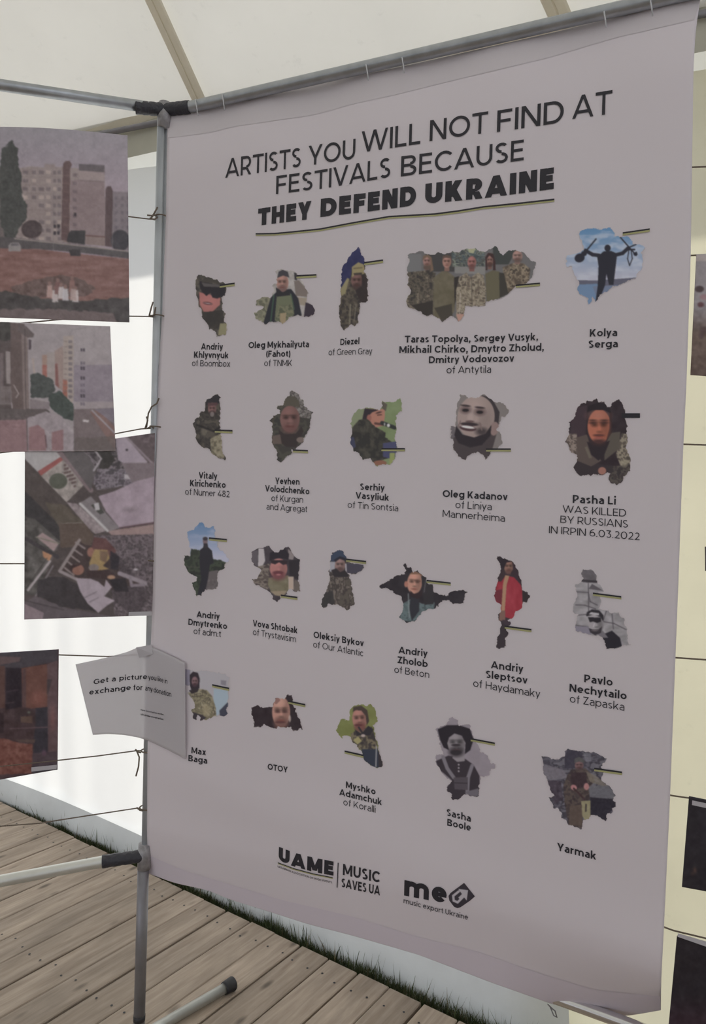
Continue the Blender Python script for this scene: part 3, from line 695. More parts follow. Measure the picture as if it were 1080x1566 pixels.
CAPS = [
 [('Andriy', [(307.5, 534.5), (340.5, 535)], 9.6, B), ('Khlyvnyuk', [(296.5, 547), (349.5, 548)], 9.6, B), ('of Boombox', [(293.5, 560), (352, 561)], 9.6, O_)],
 [('Oleg Mykhailyuta', [(380, 532.5), (472.5, 531)], (9.6, 10), B), ('(Fahot)', [(407, 545.8), (444, 545.5)], 9.6, B), ('of TNMK', [(404, 560), (446.5, 560)], 9.8, O_)],
 [('Diezel', [(520.5, 528), (549.5, 526)], 9.8, B), ('of Green Gray', [(502.5, 543.5), (569, 541.5)], 9.8, O_)],
 [('Taras Topolya, Sergey Vusyk,', [(619.5, 523.8), (720, 523), (823, 520.3)], (10.5, 11.2), B), ('Mikhail Chirko, Dmytro Zholud,', [(610.7, 540), (720, 539), (832, 536.3)], (10.6, 11.4), B),
  ('Dmitry Vodovozov', [(656, 555.5), (786, 553.2)], (10.6, 11.2), B), ('of Antytila', [(683, 571), (751, 570)], 11, O_)],
 [('Kolya', [(902, 514.8), (944, 514)], 11.6, B), ('Serga', [(900, 532.2), (945, 531)], 11.6, B)],
 [('Vitaly', [(304, 731.5), (332, 733)], 9.8, B), ('Kirichenko', [(290.5, 743.5), (345, 746.3)], 9.8, B), ('of Numer 482', [(283, 756.5), (351, 760.6)], 9.8, O_)],
 [('Yevhen', [(421, 740), (458, 741.5)], 9.8, B), ('Volodchenko', [(405.5, 751.5), (473, 756.2)], 9.8, B), ('of Kurgan', [(415, 766.3), (463.5, 769)], 9.8, O_), ('and Agregat', [(407.5, 779.3), (470, 783.5)], 9.8, O_)],
 [('Serhiy', [(550.5, 749), (588, 751)], 10, B), ('Vasyliuk', [(544, 762.3), (595, 766)], 10, B), ('of Tin Sontsia', [(531.7, 776.5), (609, 782)], 10, O_)],
 [('Oleg Kadanov', [(677, 760), (776, 765.3)], (10.8, 11.2), B), ('of Liniya', [(696.5, 777), (752, 780.3)], 11, O_), ('Mannerheima', [(677, 790.5), (772, 798)], (10.8, 11.2), O_)],
 [('Pasha Li', [(876, 769), (942, 771.8)], 12.2, B), ('WAS KILLED', [(860.7, 783.5), (957.5, 790.3)], (11, 11.6), O_), ('BY RUSSIANS', [(857, 799.3), (960.5, 807.2)], (11, 11.6), O_), ('IN IRPIN 6.03.2022', [(839.5, 815.3), (978.5, 826.2)], (11, 11.6), O_)],
 [('Andriy', [(300.7, 944), (335.8, 947.3)], 9.6, B), ('Dmytrenko', [(288, 955.6), (347, 962.4)], 9.6, B), ('of adm:t', [(296, 969.5), (338, 974.5)], 9.8, O_)],
 [('Vova Shtobak', [(386.7, 957.6), (455, 968.8)], 9.8, B), ('of Trystavisim', [(386.7, 971), (452.5, 982.3)], 9.8, O_)],
 [('Oleksiy Bykov', [(479.5, 975.3), (556, 988.6)], 10, B), ('of Our Atlantic', [(479, 990), (555.5, 1004)], 10, O_)],
 [('Andriy', [(609.6, 999), (653.7, 1004.6)], 10.6, B), ('Zholob', [(608, 1014), (654, 1020.6)], 10.6, B), ('of Beton', [(603, 1028.7), (656.5, 1037)], 10.6, O_)],
 [('Andriy', [(751, 1022), (800, 1028.6)], 11.4, B), ('Sleptsov', [(743, 1036.5), (806.5, 1046)], 11.4, B), ('of Haydamaky', [(723.6, 1050), (826, 1067)], 11.4, O_)],
 [('Pavlo', [(893.6, 1043.3), (937, 1049.2)], 12, B), ('Nechytailo', [(871, 1057.5), (958.5, 1070)], 12, B), ('of Zapaska', [(871.5, 1074), (955, 1087)], 12, O_)],
 [('Max', [(292.7, 1152), (315, 1155.2)], 9.6, B), ('Baga', [(288, 1164), (316.7, 1168)], 9.6, B)],
 [('OTOY', [(409.3, 1176.7), (439.5, 1181.8)], 9.2, B)],
 [('Myshko', [(529, 1204.8), (574.4, 1215.5)], 10, B), ('Adamchuk', [(519, 1216), (584, 1231.6)], 10, B), ('of Koralli', [(525, 1231), (574.4, 1243)], 10, O_)],
 [('Sasha', [(683, 1247.2), (720, 1257)], 10.6, B), ('Boole', [(684, 1262.5), (720, 1271)], 10.6, B)],
 [('Yarmak', [(852.3, 1300.6), (912, 1315)], 12, B)]]
for it in CAPS: lettering('caption_lettering', it, ban, OFF, M['ink'], banner)
# logos at the foot
UB = [(426, 1316), (450, 1325.5), (480, 1333.5), (510, 1339.5)]
lettering('logo_lettering', [('UAME', UB, (21, 22), .30)], ban, OFF, M['ink'], banner)
l2 = [(425, 1318.8), (450, 1328), (480, 1336), (509, 1341.6)]
bar(l2, 1.2, 1.2, 0, name='logo_line', mat=M['ink']); bar(l2, 1.2, 1.2, 1.4, name='logo_line', mat=M['stripe_yellow'])
lettering('logo_lettering', [('UKRAINIAN ASSOCIATION OF MUSIC EVENTS', [(424.5, 1326.5), (450, 1336), (480, 1345), (508, 1351)], 3.0, .15)], ban, OFF, M['ink_grey'], banner)
vs = []
for i in range(13): t = i / 12; vs += [ban(516.5 - 1.6 * t, 1319.5 + 38 * t, OFF * 1.3), ban(518.0 - 1.6 * t, 1319.5 + 38 * t, OFF * 1.3)]
adopt(link_mesh('logo_line', vs, [(2 * i, 2 * i + 1, 2 * i + 3, 2 * i + 2) for i in range(12)], M['ink_grey']), banner)
lettering('logo_lettering', [('MUSIC', [(524.3, 1338), (581, 1350.3)], (17, 17), .21), ('SAVES UA', [(522, 1356.5), (581, 1369.5)], (13.5, 14.5), .21)], ban, OFF, M['ink'], banner)
lettering('logo_lettering', [('me', [(618, 1369.5), (683, 1382)], 32, .25)], ban, OFF, M['ink'], banner)
lettering('logo_lettering', [('music export Ukraine', [(617.3, 1381), (715.7, 1407)], 8, .148)], ban, OFF, M['ink_grey'], banner)

# ------------------------------------------------------------------ prints as coloured grids
def print_grid(name, x0, y0, x1, y1, step, surf, off, paint, mask=None, jit=0.0, js=8.0, crop=None, mat=None, parent=None, ref=.285, thick=0.0, alb=.70, soft=1):
    """grid of points in picture px over a box, laid on a real surface, coloured by the painter, trimmed to the mask outline"""
    ox, oy, s = crop or (0, 0, 1.0)
    xs = np.arange(x0, x1 + step, step); ys = np.arange(y0, y1 + step, step); GX, GY = np.meshgrid(xs, ys); nx = len(xs); ny = len(ys)
    p = Paint((GX.ravel() - ox) * s, (GY.ravel() - oy) * s, (150, 143, 144)); p.step = step * s
    paint(p); p.C = desat(soften(p.C, nx, ny, soft), .26) * np.array([.87, .87, .89]) + 3
    cv = p.cov(mask, jit * s, js * s) if mask is not None else np.ones(nx * ny)
    paper = np.array((150, 143, 144.)); C = p.C * cv[:, None] + paper * (1 - cv[:, None])
    idx = -np.ones(nx * ny, int); cg = cv.reshape(ny, nx)
    f = (cg[:-1, :-1] > .30).astype(int) + (cg[1:, :-1] > .30) + (cg[:-1, 1:] > .30) + (cg[1:, 1:] > .30)
    fs = []; use = []
    for j, i in zip(*np.nonzero(f >= 2)):
        q = (j * nx + i, (j + 1) * nx + i, (j + 1) * nx + i + 1, j * nx + i + 1)
        for k in q:
            if idx[k] < 0: idx[k] = len(use); use.append(k)
        fs.append(tuple(idx[k] for k in q))
    gx = GX.ravel(); gy = GY.ravel(); vs = [surf(gx[k], gy[k], off) for k in use]
    o = link_mesh(name, vs, fs, mat or M['print'], None, True); color_mesh(o, to_albedo(C[use], ref, alb))
    if parent: adopt(o, parent)
    return o
def portrait(crop, mask, paint, jit=2.0, js=4.0, step=.85):
    ox, oy, s = crop; xs = [q[0] / s + ox for q in mask]; ys = [q[1] / s + oy for q in mask]
    return print_grid('portrait_print', min(xs) - 3, min(ys) - 3, max(xs) + 3, max(ys) + 3, step, ban, OFF * .8, paint, mask, jit, js, crop, M['print'], banner)
def flagbar(x0, y0, x1, y1, w=2.4, yellow=True, black=False):
    p = [(x0, y0), (x1, y1)]
    if black: bar(p, 7, 7, -3.5, off=OFF * 1.6, name='stripe', mat=M['ink']); return
    bar(p, w, w, -w, off=OFF * 1.6, name='stripe', mat=M['ink']); bar(p, w, w * 1.1, .1, off=OFF * 1.6, name='stripe', mat=M['stripe_yellow'])
DK = (48, 42, 46); CAM1 = [(44, 42, 42), (72, 66, 56), (104, 92, 76), (60, 54, 48), (128, 114, 92)]; CAM2 = [(58, 56, 48), (90, 86, 62), (120, 112, 84), (74, 68, 54)]
K1 = (260, 360, 4.154); K2 = (500, 360, 4.154); K2b = (600, 360, 4.5); K3 = (740, 340, 3.6); K4 = (260, 580, 4.154); K5 = (500, 580, 3.375); K6 = (800, 580, 4.5)
K7 = (260, 780, 4.909); K8 = (460, 820, 3.857); K9 = (700, 820, 3.6); K10 = (260, 1000, 4.5); K11 = (480, 1050, 3.6); K12 = (780, 1100, 4.909)
# 1 helmet and sunglasses
m = [(185, 245), (210, 255), (232, 262), (262, 272), (290, 280), (310, 298), (345, 300), (358, 330), (355, 370), (325, 395), (332, 430), (335, 480), (350, 500), (345, 545), (362, 560), (360, 632), (300, 640), (282, 610), (250, 590), (232, 560), (210, 530), (203, 490), (185, 455), (176, 400), (165, 370), (163, 300), (172, 262)]
def f(p):
    p.camo(np.ones(len(p.X)), [(52, 48, 48), (70, 64, 58), (92, 84, 72)], 28, 4); p.poly([(185, 360), (320, 395), (318, 440), (270, 485), (215, 485), (190, 440)], (168, 96, 90)); p.ell(250, 420, 50, 40, (178, 104, 98), .8, soft=20)
    p.poly([(190, 290), (355, 325), (350, 380), (300, 402), (270, 395), (258, 365), (232, 385), (205, 360), (190, 330)], (40, 36, 42)); p.poly([(200, 300), (345, 318), (330, 330), (215, 325)], (98, 92, 88), .7)
    p.ell(240, 432, 30, 9, (92, 48, 52), rot=8); p.ell(240, 432, 22, 3, (170, 150, 146), rot=8); p.poly([(205, 490), (340, 470), (340, 560), (280, 600), (215, 540)], (50, 46, 44), .8, 4); p.poly([(318, 560), (365, 560), (362, 632), (305, 636)], (128, 122, 86))
    p.poly([(215, 270), (330, 290), (355, 310), (350, 330), (280, 300), (200, 300)], (66, 60, 54))
portrait(K1, m, f); flagbar(336, 437.5, 359, 434.5)
# 2 cap, vest, two figures
m = [(672, 225), (712, 208), (740, 222), (785, 225), (812, 248), (838, 285), (860, 330), (876, 365), (868, 425), (905, 440), (922, 480), (905, 505), (850, 520), (812, 508), (760, 520), (715, 562), (690, 545), (640, 552), (600, 568), (585, 545), (545, 530), (532, 490), (565, 478), (595, 455), (545, 440), (548, 410), (600, 390), (635, 395), (665, 345), (645, 320), (680, 300)]
def f(p):
    p.C[:] = (150, 144, 138); p.mott(np.ones(len(p.X)), 26, 30); p.camo(p.cov([(530, 380), (640, 390), (600, 560), (530, 560)]), [(106, 104, 84), (132, 128, 100), (84, 84, 66)], 22, 2); p.poly([(788, 290), (820, 285), (875, 350), (872, 390), (800, 385)], (112, 100, 92)); p.poly([(800, 390), (870, 400), (860, 445), (820, 440)], (142, 128, 108))
    p.poly([(640, 395), (690, 345), (770, 340), (815, 400), (838, 510), (770, 520), (690, 545), (590, 570)], (40, 40, 48)); p.poly([(862, 425), (930, 450), (915, 520), (850, 520)], (52, 42, 54))
    p.poly([(680, 375), (770, 370), (790, 500), (715, 560), (665, 540)], (96, 102, 74)); p.camo(p.cov([(690, 440), (780, 440), (785, 515), (715, 560), (670, 530)]), [(92, 96, 70), (118, 116, 86), (70, 76, 56)], 20, 8); p.poly([(700, 495), (740, 490), (735, 550), (715, 565), (698, 540)], (146, 126, 92))
    p.line([(660, 380), (640, 550)], 8, (54, 84, 64)); p.line([(770, 375), (790, 470)], 6, (58, 84, 64)); p.ell(715, 300, 38, 58, (158, 112, 100)); p.face(713, 300, 36, 54, (160, 112, 98), beard=(104, 76, 72)); p.poly([(682, 270), (690, 230), (715, 218), (750, 232), (758, 268), (720, 255)], (58, 56, 62)); p.poly([(672, 330), (690, 340), (715, 362), (752, 345), (765, 380), (680, 390)], (42, 40, 44)); p.poly([(788, 235), (806, 240), (808, 285), (792, 282)], (52, 48, 52))
portrait(K1, m, f); flagbar(453.5, 423, 484, 421.5)
# 3 flag and helmet
m = [(198, 70), (210, 88), (215, 122), (240, 152), (248, 200), (238, 225), (255, 265), (260, 300), (258, 350), (262, 400), (245, 428), (212, 430), (205, 490), (195, 550), (175, 575), (150, 565), (125, 585), (108, 605), (85, 570), (80, 520), (82, 440), (90, 390), (85, 350), (95, 300), (92, 240), (105, 195), (130, 160), (150, 120), (180, 90)]
def f(p):
    p.camo(np.ones(len(p.X)), [(44, 40, 42), (70, 62, 52), (96, 86, 70), (54, 48, 46)], 26, 9); p.poly([(80, 60), (260, 60), (250, 190), (160, 200), (150, 270), (100, 330), (85, 330)], (42, 44, 88)); p.poly([(84, 345), (130, 270), (142, 275), (118, 370), (92, 385)], (132, 122, 82)); p.mott(p.cov([(80, 60), (260, 60), (250, 190), (160, 200), (150, 270), (100, 330), (85, 330)]), 10, 30)
    p.face(190, 288, 36, 52, (112, 76, 70), beard=(62, 46, 44)); p.poly([(158, 265), (160, 200), (200, 170), (235, 185), (245, 240), (220, 250), (190, 240), (165, 262)], (138, 124, 80)); p.poly([(170, 240), (225, 235), (222, 250), (172, 252)], (60, 52, 46)); p.line([(172, 210), (222, 205)], 8, (100, 88, 60)); p.poly([(222, 250), (262, 270), (262, 420), (215, 430), (180, 350), (222, 320)], (46, 36, 38), .85); p.line([(150, 440), (145, 560)], 10, (128, 120, 96), .7); p.line([(185, 440), (175, 540)], 8, (120, 112, 92), .6)
portrait(K2, m, f); flagbar(557, 403, 586, 399)
# 4 five people
m = [(108, 130), (150, 122), (180, 110), (215, 112), (240, 130), (290, 135), (320, 115), (345, 130), (400, 120), (430, 110), (460, 115), (500, 88), (545, 95), (575, 88), (600, 108), (640, 112), (690, 85), (712, 72), (730, 105), (760, 140), (800, 100), (850, 105), (900, 110), (935, 150), (960, 180), (985, 182), (985, 215), (975, 245), (960, 290), (930, 325), (850, 350), (820, 385), (790, 405), (765, 428), (700, 440), (650, 458), (640, 488), (560, 488), (500, 485), (497, 560), (475, 575), (458, 598), (440, 570), (410, 555), (395, 560), (350, 592), (320, 570), (270, 545), (235, 558), (200, 530), (160, 512), (115, 500), (95, 455), (110, 420), (130, 400), (108, 340), (115, 290), (100, 250), (112, 200), (118, 160)]
def f(p):
    p.C[:] = (96, 94, 94); p.poly([(230, 100), (430, 90), (430, 250), (230, 250)], (62, 60, 60)); p.poly([(690, 60), (860, 90), (800, 200), (700, 200)], (58, 62, 60)); a = p.cov([(410, 80), (640, 80), (640, 215), (410, 215)]); p.camo(a, [(60, 74, 78), (96, 112, 112), (76, 72, 66), (130, 140, 116), (52, 56, 60)], 26, 12, 14); p.poly([(520, 90), (575, 85), (560, 125), (530, 120)], (168, 168, 120), .8)
    for i in range(6): p.line([(430 + i * 8, 150 + 12 * i), (630, 145 + 12 * i)], 4, (46, 50, 54), .7)
    p.poly([(430, 215), (640, 215), (640, 270), (430, 260)], (120, 118, 114)); p.poly([(100, 130), (200, 130), (200, 250), (100, 250)], (104, 104, 104))
    def body(pts, cols, sc_=18, seed=4): p.camo(p.cov(pts, 2), cols, sc_, seed)
    body([(95, 255), (200, 245), (250, 240), (300, 260), (290, 480), (240, 560), (90, 500)], CAM1, 22, 3); p.poly([(130, 480), (280, 450), (280, 545), (220, 560)], (52, 46, 42)); body([(760, 220), (830, 190), (900, 190), (950, 230), (940, 330), (820, 400), (780, 400)], [(74, 62, 52), (112, 96, 76), (150, 132, 104), (58, 50, 44)], 22, 6)
    p.poly([(640, 265), (690, 240), (740, 250), (745, 430), (650, 460)], (92, 86, 62)); p.poly([(735, 255), (770, 260), (800, 400), (740, 430)], (56, 52, 46)); p.poly([(285, 290), (345, 245), (385, 250), (435, 290), (430, 520), (400, 560), (350, 592), (280, 560)], (96, 88, 66)); p.mott(p.cov([(285, 290), (345, 245), (385, 250), (435, 290), (430, 520), (400, 560), (350, 592), (280, 560)]), 12, 30); p.poly([(290, 500), (410, 470), (415, 560), (345, 595)], (64, 58, 48))
    p.poly([(425, 290), (460, 280), (450, 400), (430, 480)], (48, 42, 40)); body([(460, 290), (510, 255), (540, 290), (590, 255), (630, 280), (645, 380), (640, 490), (500, 490), (495, 560), (440, 560), (440, 380)], [(92, 80, 66), (130, 118, 96), (160, 146, 120), (70, 60, 52)], 18, 9); p.line([(545, 290), (550, 480)], 4, (70, 62, 54)); p.poly([(440, 540), (497, 540), (470, 590), (455, 598)], (168, 122, 104)); p.line([(470, 400), (462, 540)], 6, (176, 166, 150), .7)
    for cx, cy, rx, ry, sk, bd_ in ((240, 178, 28, 40, (156, 108, 98), (104, 78, 66)), (376, 182, 30, 42, (160, 112, 96), None), (548, 185, 30, 42, (156, 96, 88), (96, 62, 58)), (672, 172, 24, 40, (140, 96, 84), (70, 48, 42)), (862, 142, 34, 38, (156, 116, 104), (84, 66, 60))):
        p.poly([(cx - rx * .5, cy + ry * .6), (cx + rx * .5, cy + ry * .6), (cx + rx * .6, cy + ry * 1.5), (cx - rx * .6, cy + ry * 1.5)], np.array(sk) * .8); p.face(cx, cy, rx, ry, sk, beard=bd_)
    for a in ([(208, 175), (215, 140), (245, 132), (270, 150), (285, 240), (262, 250), (264, 170), (240, 148), (216, 165)], [(644, 240), (640, 150), (660, 120), (695, 125), (710, 180), (712, 240), (694, 240), (694, 160), (670, 138), (652, 160), (656, 240)]): p.poly(a, (112, 86, 66) if a[0][0] < 300 else (62, 40, 40))
    p.poly([(342, 170), (348, 142), (376, 134), (404, 144), (410, 172), (400, 156), (360, 154)], (92, 70, 60)); p.ell(240, 222, 26, 14, (92, 72, 62)); p.ell(500, 428, 0.1, .1, DK)
portrait(K2b, m, f); flagbar(789, 437.5, 826, 434.5)
# 5 arms raised against sky
m = [(528, 48), (560, 38), (600, 32), (650, 40), (695, 25), (712, 48), (722, 75), (760, 78), (790, 75), (812, 95), (825, 120), (862, 118), (888, 138), (868, 165), (878, 200), (872, 250), (850, 280), (832, 310), (800, 320), (752, 345), (712, 348), (690, 372), (660, 390), (640, 402), (618, 438), (600, 405), (590, 440), (578, 452), (575, 420), (550, 408), (525, 395), (515, 365), (530, 330), (505, 305), (490, 260), (482, 240), (452, 245), (458, 185), (480, 175), (520, 172), (550, 150), (545, 110), (530, 90)]
def f(p):
    t = np.clip((p.Y - 40) / 260, 0, 1)[:, None]; p.C = np.array([74, 124, 170.]) * (1 - t) + np.array([160, 162, 178.]) * t
    n = p.noise(60, 26, seed=4)[:, None]; k = np.clip((n - .45) * 3.4, 0, 1) * .65; p.C = p.C * (1 - k) + np.array([172, 178, 190.]) * k
    p.poly([(450, 318), (620, 320), (900, 300), (900, 345), (700, 352), (450, 362)], (86, 86, 104)); p.poly([(450, 345), (640, 338), (640, 470), (450, 470)], (92, 122, 158)); p.poly([(600, 352), (760, 345), (640, 470)], (98, 112, 140))
    S = (36, 36, 48); p.ell(682, 142, 17, 19, S); p.poly([(660, 160), (702, 158), (735, 172), (722, 280), (714, 345), (690, 345), (676, 285), (668, 345), (640, 420), (615, 438), (628, 350), (632, 240), (625, 190)], S)
    p.line([(635, 182), (600, 178), (560, 155)], 20, S); p.line([(725, 180), (765, 170), (795, 142)], 20, S); p.ell(528, 196, 28, 24, S, rot=-20); p.ell(552, 172, 16, 14, S); p.line([(545, 180), (618, 92)], 8, S); p.line([(752, 82), (840, 182)], 7, S); p.line([(795, 140), (838, 122)], 7, S); p.line([(785, 150), (830, 150)], 9, S); p.line([(800, 150), (792, 200), (803, 238), (818, 200), (812, 155)], 5, S); p.poly([(822, 172), (842, 160), (848, 178), (832, 186)], S)
portrait(K3, m, f); flagbar(952.5, 357.5, 994, 351.5)
# 6 standing, tactical
m = [(282, 102), (308, 95), (318, 110), (316, 160), (322, 210), (312, 290), (326, 320), (328, 430), (340, 480), (355, 508), (330, 508), (300, 495), (270, 480), (255, 445), (215, 438), (180, 408), (162, 370), (165, 340), (148, 290), (158, 262), (185, 235), (192, 210), (220, 200), (225, 165), (228, 128), (255, 125)]
def f(p):
    p.camo(np.ones(len(p.X)), [(44, 40, 40), (66, 60, 54), (52, 48, 46), (88, 80, 68)], 30, 5); p.poly([(255, 380), (330, 340), (345, 500), (290, 500), (262, 470)], (126, 116, 90)); p.camo(p.cov([(262, 370), (328, 350), (345, 500), (290, 500), (262, 470)]), [(84, 78, 60), (130, 120, 94), (150, 140, 112)], 16, 4)
    p.ell(218, 332, 20, 32, (112, 104, 86), .7, soft=8); p.poly([(225, 128), (316, 90), (318, 150), (230, 165)], (44, 40, 44)); p.face(268, 188, 26, 40, (128, 88, 84), beard=(46, 38, 38)); p.ell(268, 222, 13, 17, (136, 126, 120), .7); p.poly([(240, 150), (300, 148), (305, 165), (240, 172)], (84, 56, 58)); p.line([(170, 290), (280, 330), (330, 300)], 14, (36, 32, 34), .8)
portrait(K4, m, f); flagbar(328.6, 659, 355.6, 660)
# 7 close face with beanie
m = [(757, 82), (778, 72), (800, 85), (822, 92), (828, 125), (845, 130), (848, 165), (878, 195), (912, 208), (902, 228), (890, 270), (888, 310), (868, 350), (840, 400), (800, 440), (772, 448), (772, 480), (745, 482), (715, 520), (700, 532), (678, 510), (682, 450), (660, 430), (645, 400), (650, 330), (648, 280), (630, 258), (660, 235), (695, 215), (685, 170), (725, 160), (730, 122), (760, 108)]
def f(p):
    p.camo(np.ones(len(p.X)), [(50, 48, 46), (72, 70, 58), (58, 54, 50)], 40, 5); p.camo(p.cov([(755, 70), (830, 80), (850, 160), (905, 210), (890, 250), (820, 240)]), [(78, 74, 72), (138, 132, 124), (60, 54, 54), (110, 102, 94)], 16, 8)
    p.face(762, 252, 62, 84, (122, 82, 76), beard=(104, 66, 62)); p.poly([(700, 190), (708, 165), (735, 118), (790, 108), (822, 140), (822, 178), (760, 168), (720, 172)], (78, 72, 60)); p.ell(767, 270, 14, 26, (138, 92, 86), .6, soft=8); p.poly([(690, 320), (730, 350), (800, 345), (835, 300), (850, 330), (800, 430), (740, 430), (700, 400)], (52, 42, 42)); p.poly([(650, 360), (700, 350), (710, 410), (650, 410)], (94, 78, 70))
    p.ell(830, 385, 26, 18, (112, 96, 88)); p.line([(660, 240), (640, 330)], 10, (70, 62, 50))
portrait(K4, m, f); flagbar(448, 689.5, 471, 690.5)
# 8 green background, bottle
m = [(200, 148), (240, 150), (270, 160), (285, 145), (285, 112), (310, 118), (350, 115), (372, 100), (388, 120), (385, 165), (360, 185), (355, 215), (358, 270), (345, 315), (362, 325), (362, 360), (350, 415), (325, 442), (290, 440), (262, 446), (240, 432), (225, 405), (185, 415), (165, 385), (135, 372), (122, 320), (130, 270), (125, 225), (140, 180), (160, 155)]
def f(p):
    p.C[:] = (112, 130, 82); p.mott(np.ones(len(p.X)), 14, 50); p.poly([(120, 170), (190, 150), (190, 220), (125, 260)], (118, 128, 92)); p.poly([(195, 150), (290, 155), (280, 130), (300, 150), (300, 190), (290, 240), (250, 250), (215, 215), (200, 200)], (168, 108, 88)); p.poly([(195, 150), (270, 158), (235, 170), (215, 190), (205, 225), (180, 220)], (46, 38, 44)); p.poly([(280, 110), (312, 130), (305, 165), (285, 150)], (84, 78, 66))
    p.ell(262, 200, 36, 34, (170, 108, 86), .9); p.line([(262, 185), (282, 183)], 5, (70, 44, 40)); p.ell(268, 172, 16, 4, (66, 44, 42), rot=-15); p.line([(250, 228), (300, 235)], 12, (88, 54, 48)); p.ell(218, 200, 12, 18, (150, 88, 74))
    p.camo(p.cov([(165, 210), (210, 205), (250, 245), (305, 275), (300, 300), (350, 330), (330, 400), (260, 430), (170, 420), (115, 340), (125, 260)], 3), [(40, 38, 38), (58, 56, 48), (74, 70, 58)], 26, 7); p.poly([(118, 300), (140, 300), (150, 350), (125, 360)], (56, 58, 86)); p.line([(285, 225), (350, 250)], 20, (44, 46, 46)); p.ell(318, 238, 8, 9, (190, 190, 186)); p.ell(298, 232, 4, 8, (150, 150, 146))
    p.poly([(290, 330), (362, 320), (362, 380), (345, 415), (290, 400)], (64, 66, 104)); p.poly([(325, 380), (352, 380), (345, 440), (322, 445)], (130, 140, 70)); p.ell(275, 432, 34, 14, (134, 82, 60))
portrait(K5, m, f); flagbar(583.5, 687.5, 619.4, 687.5)
# 9 smiling man
m = [(690, 80), (718, 82), (728, 100), (780, 95), (810, 78), (838, 95), (860, 118), (910, 122), (943, 165), (925, 188), (900, 195), (888, 240), (875, 262), (902, 285), (903, 335), (880, 360), (850, 375), (832, 400), (818, 415), (800, 385), (775, 375), (740, 385), (715, 412), (700, 415), (675, 395), (652, 352), (655, 320), (640, 300), (642, 245), (665, 240), (668, 190), (672, 130)]
def f(p):
    p.C[:] = (116, 108, 104); p.poly([(640, 240), (660, 245), (660, 310), (640, 310)], (96, 88, 92)); p.poly([(655, 300), (880, 270), (840, 410), (690, 420), (650, 350)], (66, 56, 58)); p.poly([(790, 80), (850, 95), (892, 170), (885, 240), (855, 250), (840, 160)], (54, 46, 50))
    p.face(770, 195, 96, 112, (150, 128, 120), rot=8, beard=None, eyes=False, mouth=False, dark=.80); p.ell(865, 255, 22, 36, (134, 108, 102), rot=10)
    p.poly([(668, 240), (700, 285), (760, 300), (820, 280), (850, 235), (845, 290), (800, 340), (740, 352), (680, 330), (658, 290)], (42, 34, 40)); p.ell(800, 270, 30, 20, (46, 38, 42), .8, soft=10)
    for cx, cy in ((716, 158), (790, 168)): p.ell(cx, cy, 28, 20, (92, 72, 70), .8, soft=8); p.ell(cx, cy + 2, 17, 8, (34, 28, 32)); p.ell(cx, cy - 22, 26, 5, (56, 44, 46), rot=6)
    p.ell(742, 198, 16, 22, (168, 146, 138), .7, soft=6); p.ell(738, 218, 22, 6, (96, 72, 70)); p.ell(735, 232, 46, 9, (52, 40, 44), rot=4); p.ell(728, 252, 44, 15, (72, 46, 50), rot=8); p.ell(728, 247, 36, 7, (196, 190, 186), rot=8); p.line([(690, 215), (676, 250)], 5, (110, 88, 84)); p.line([(790, 225), (800, 262)], 6, (112, 90, 86))
portrait(K5, m, f); flagbar(743.6, 688, 781.5, 688)
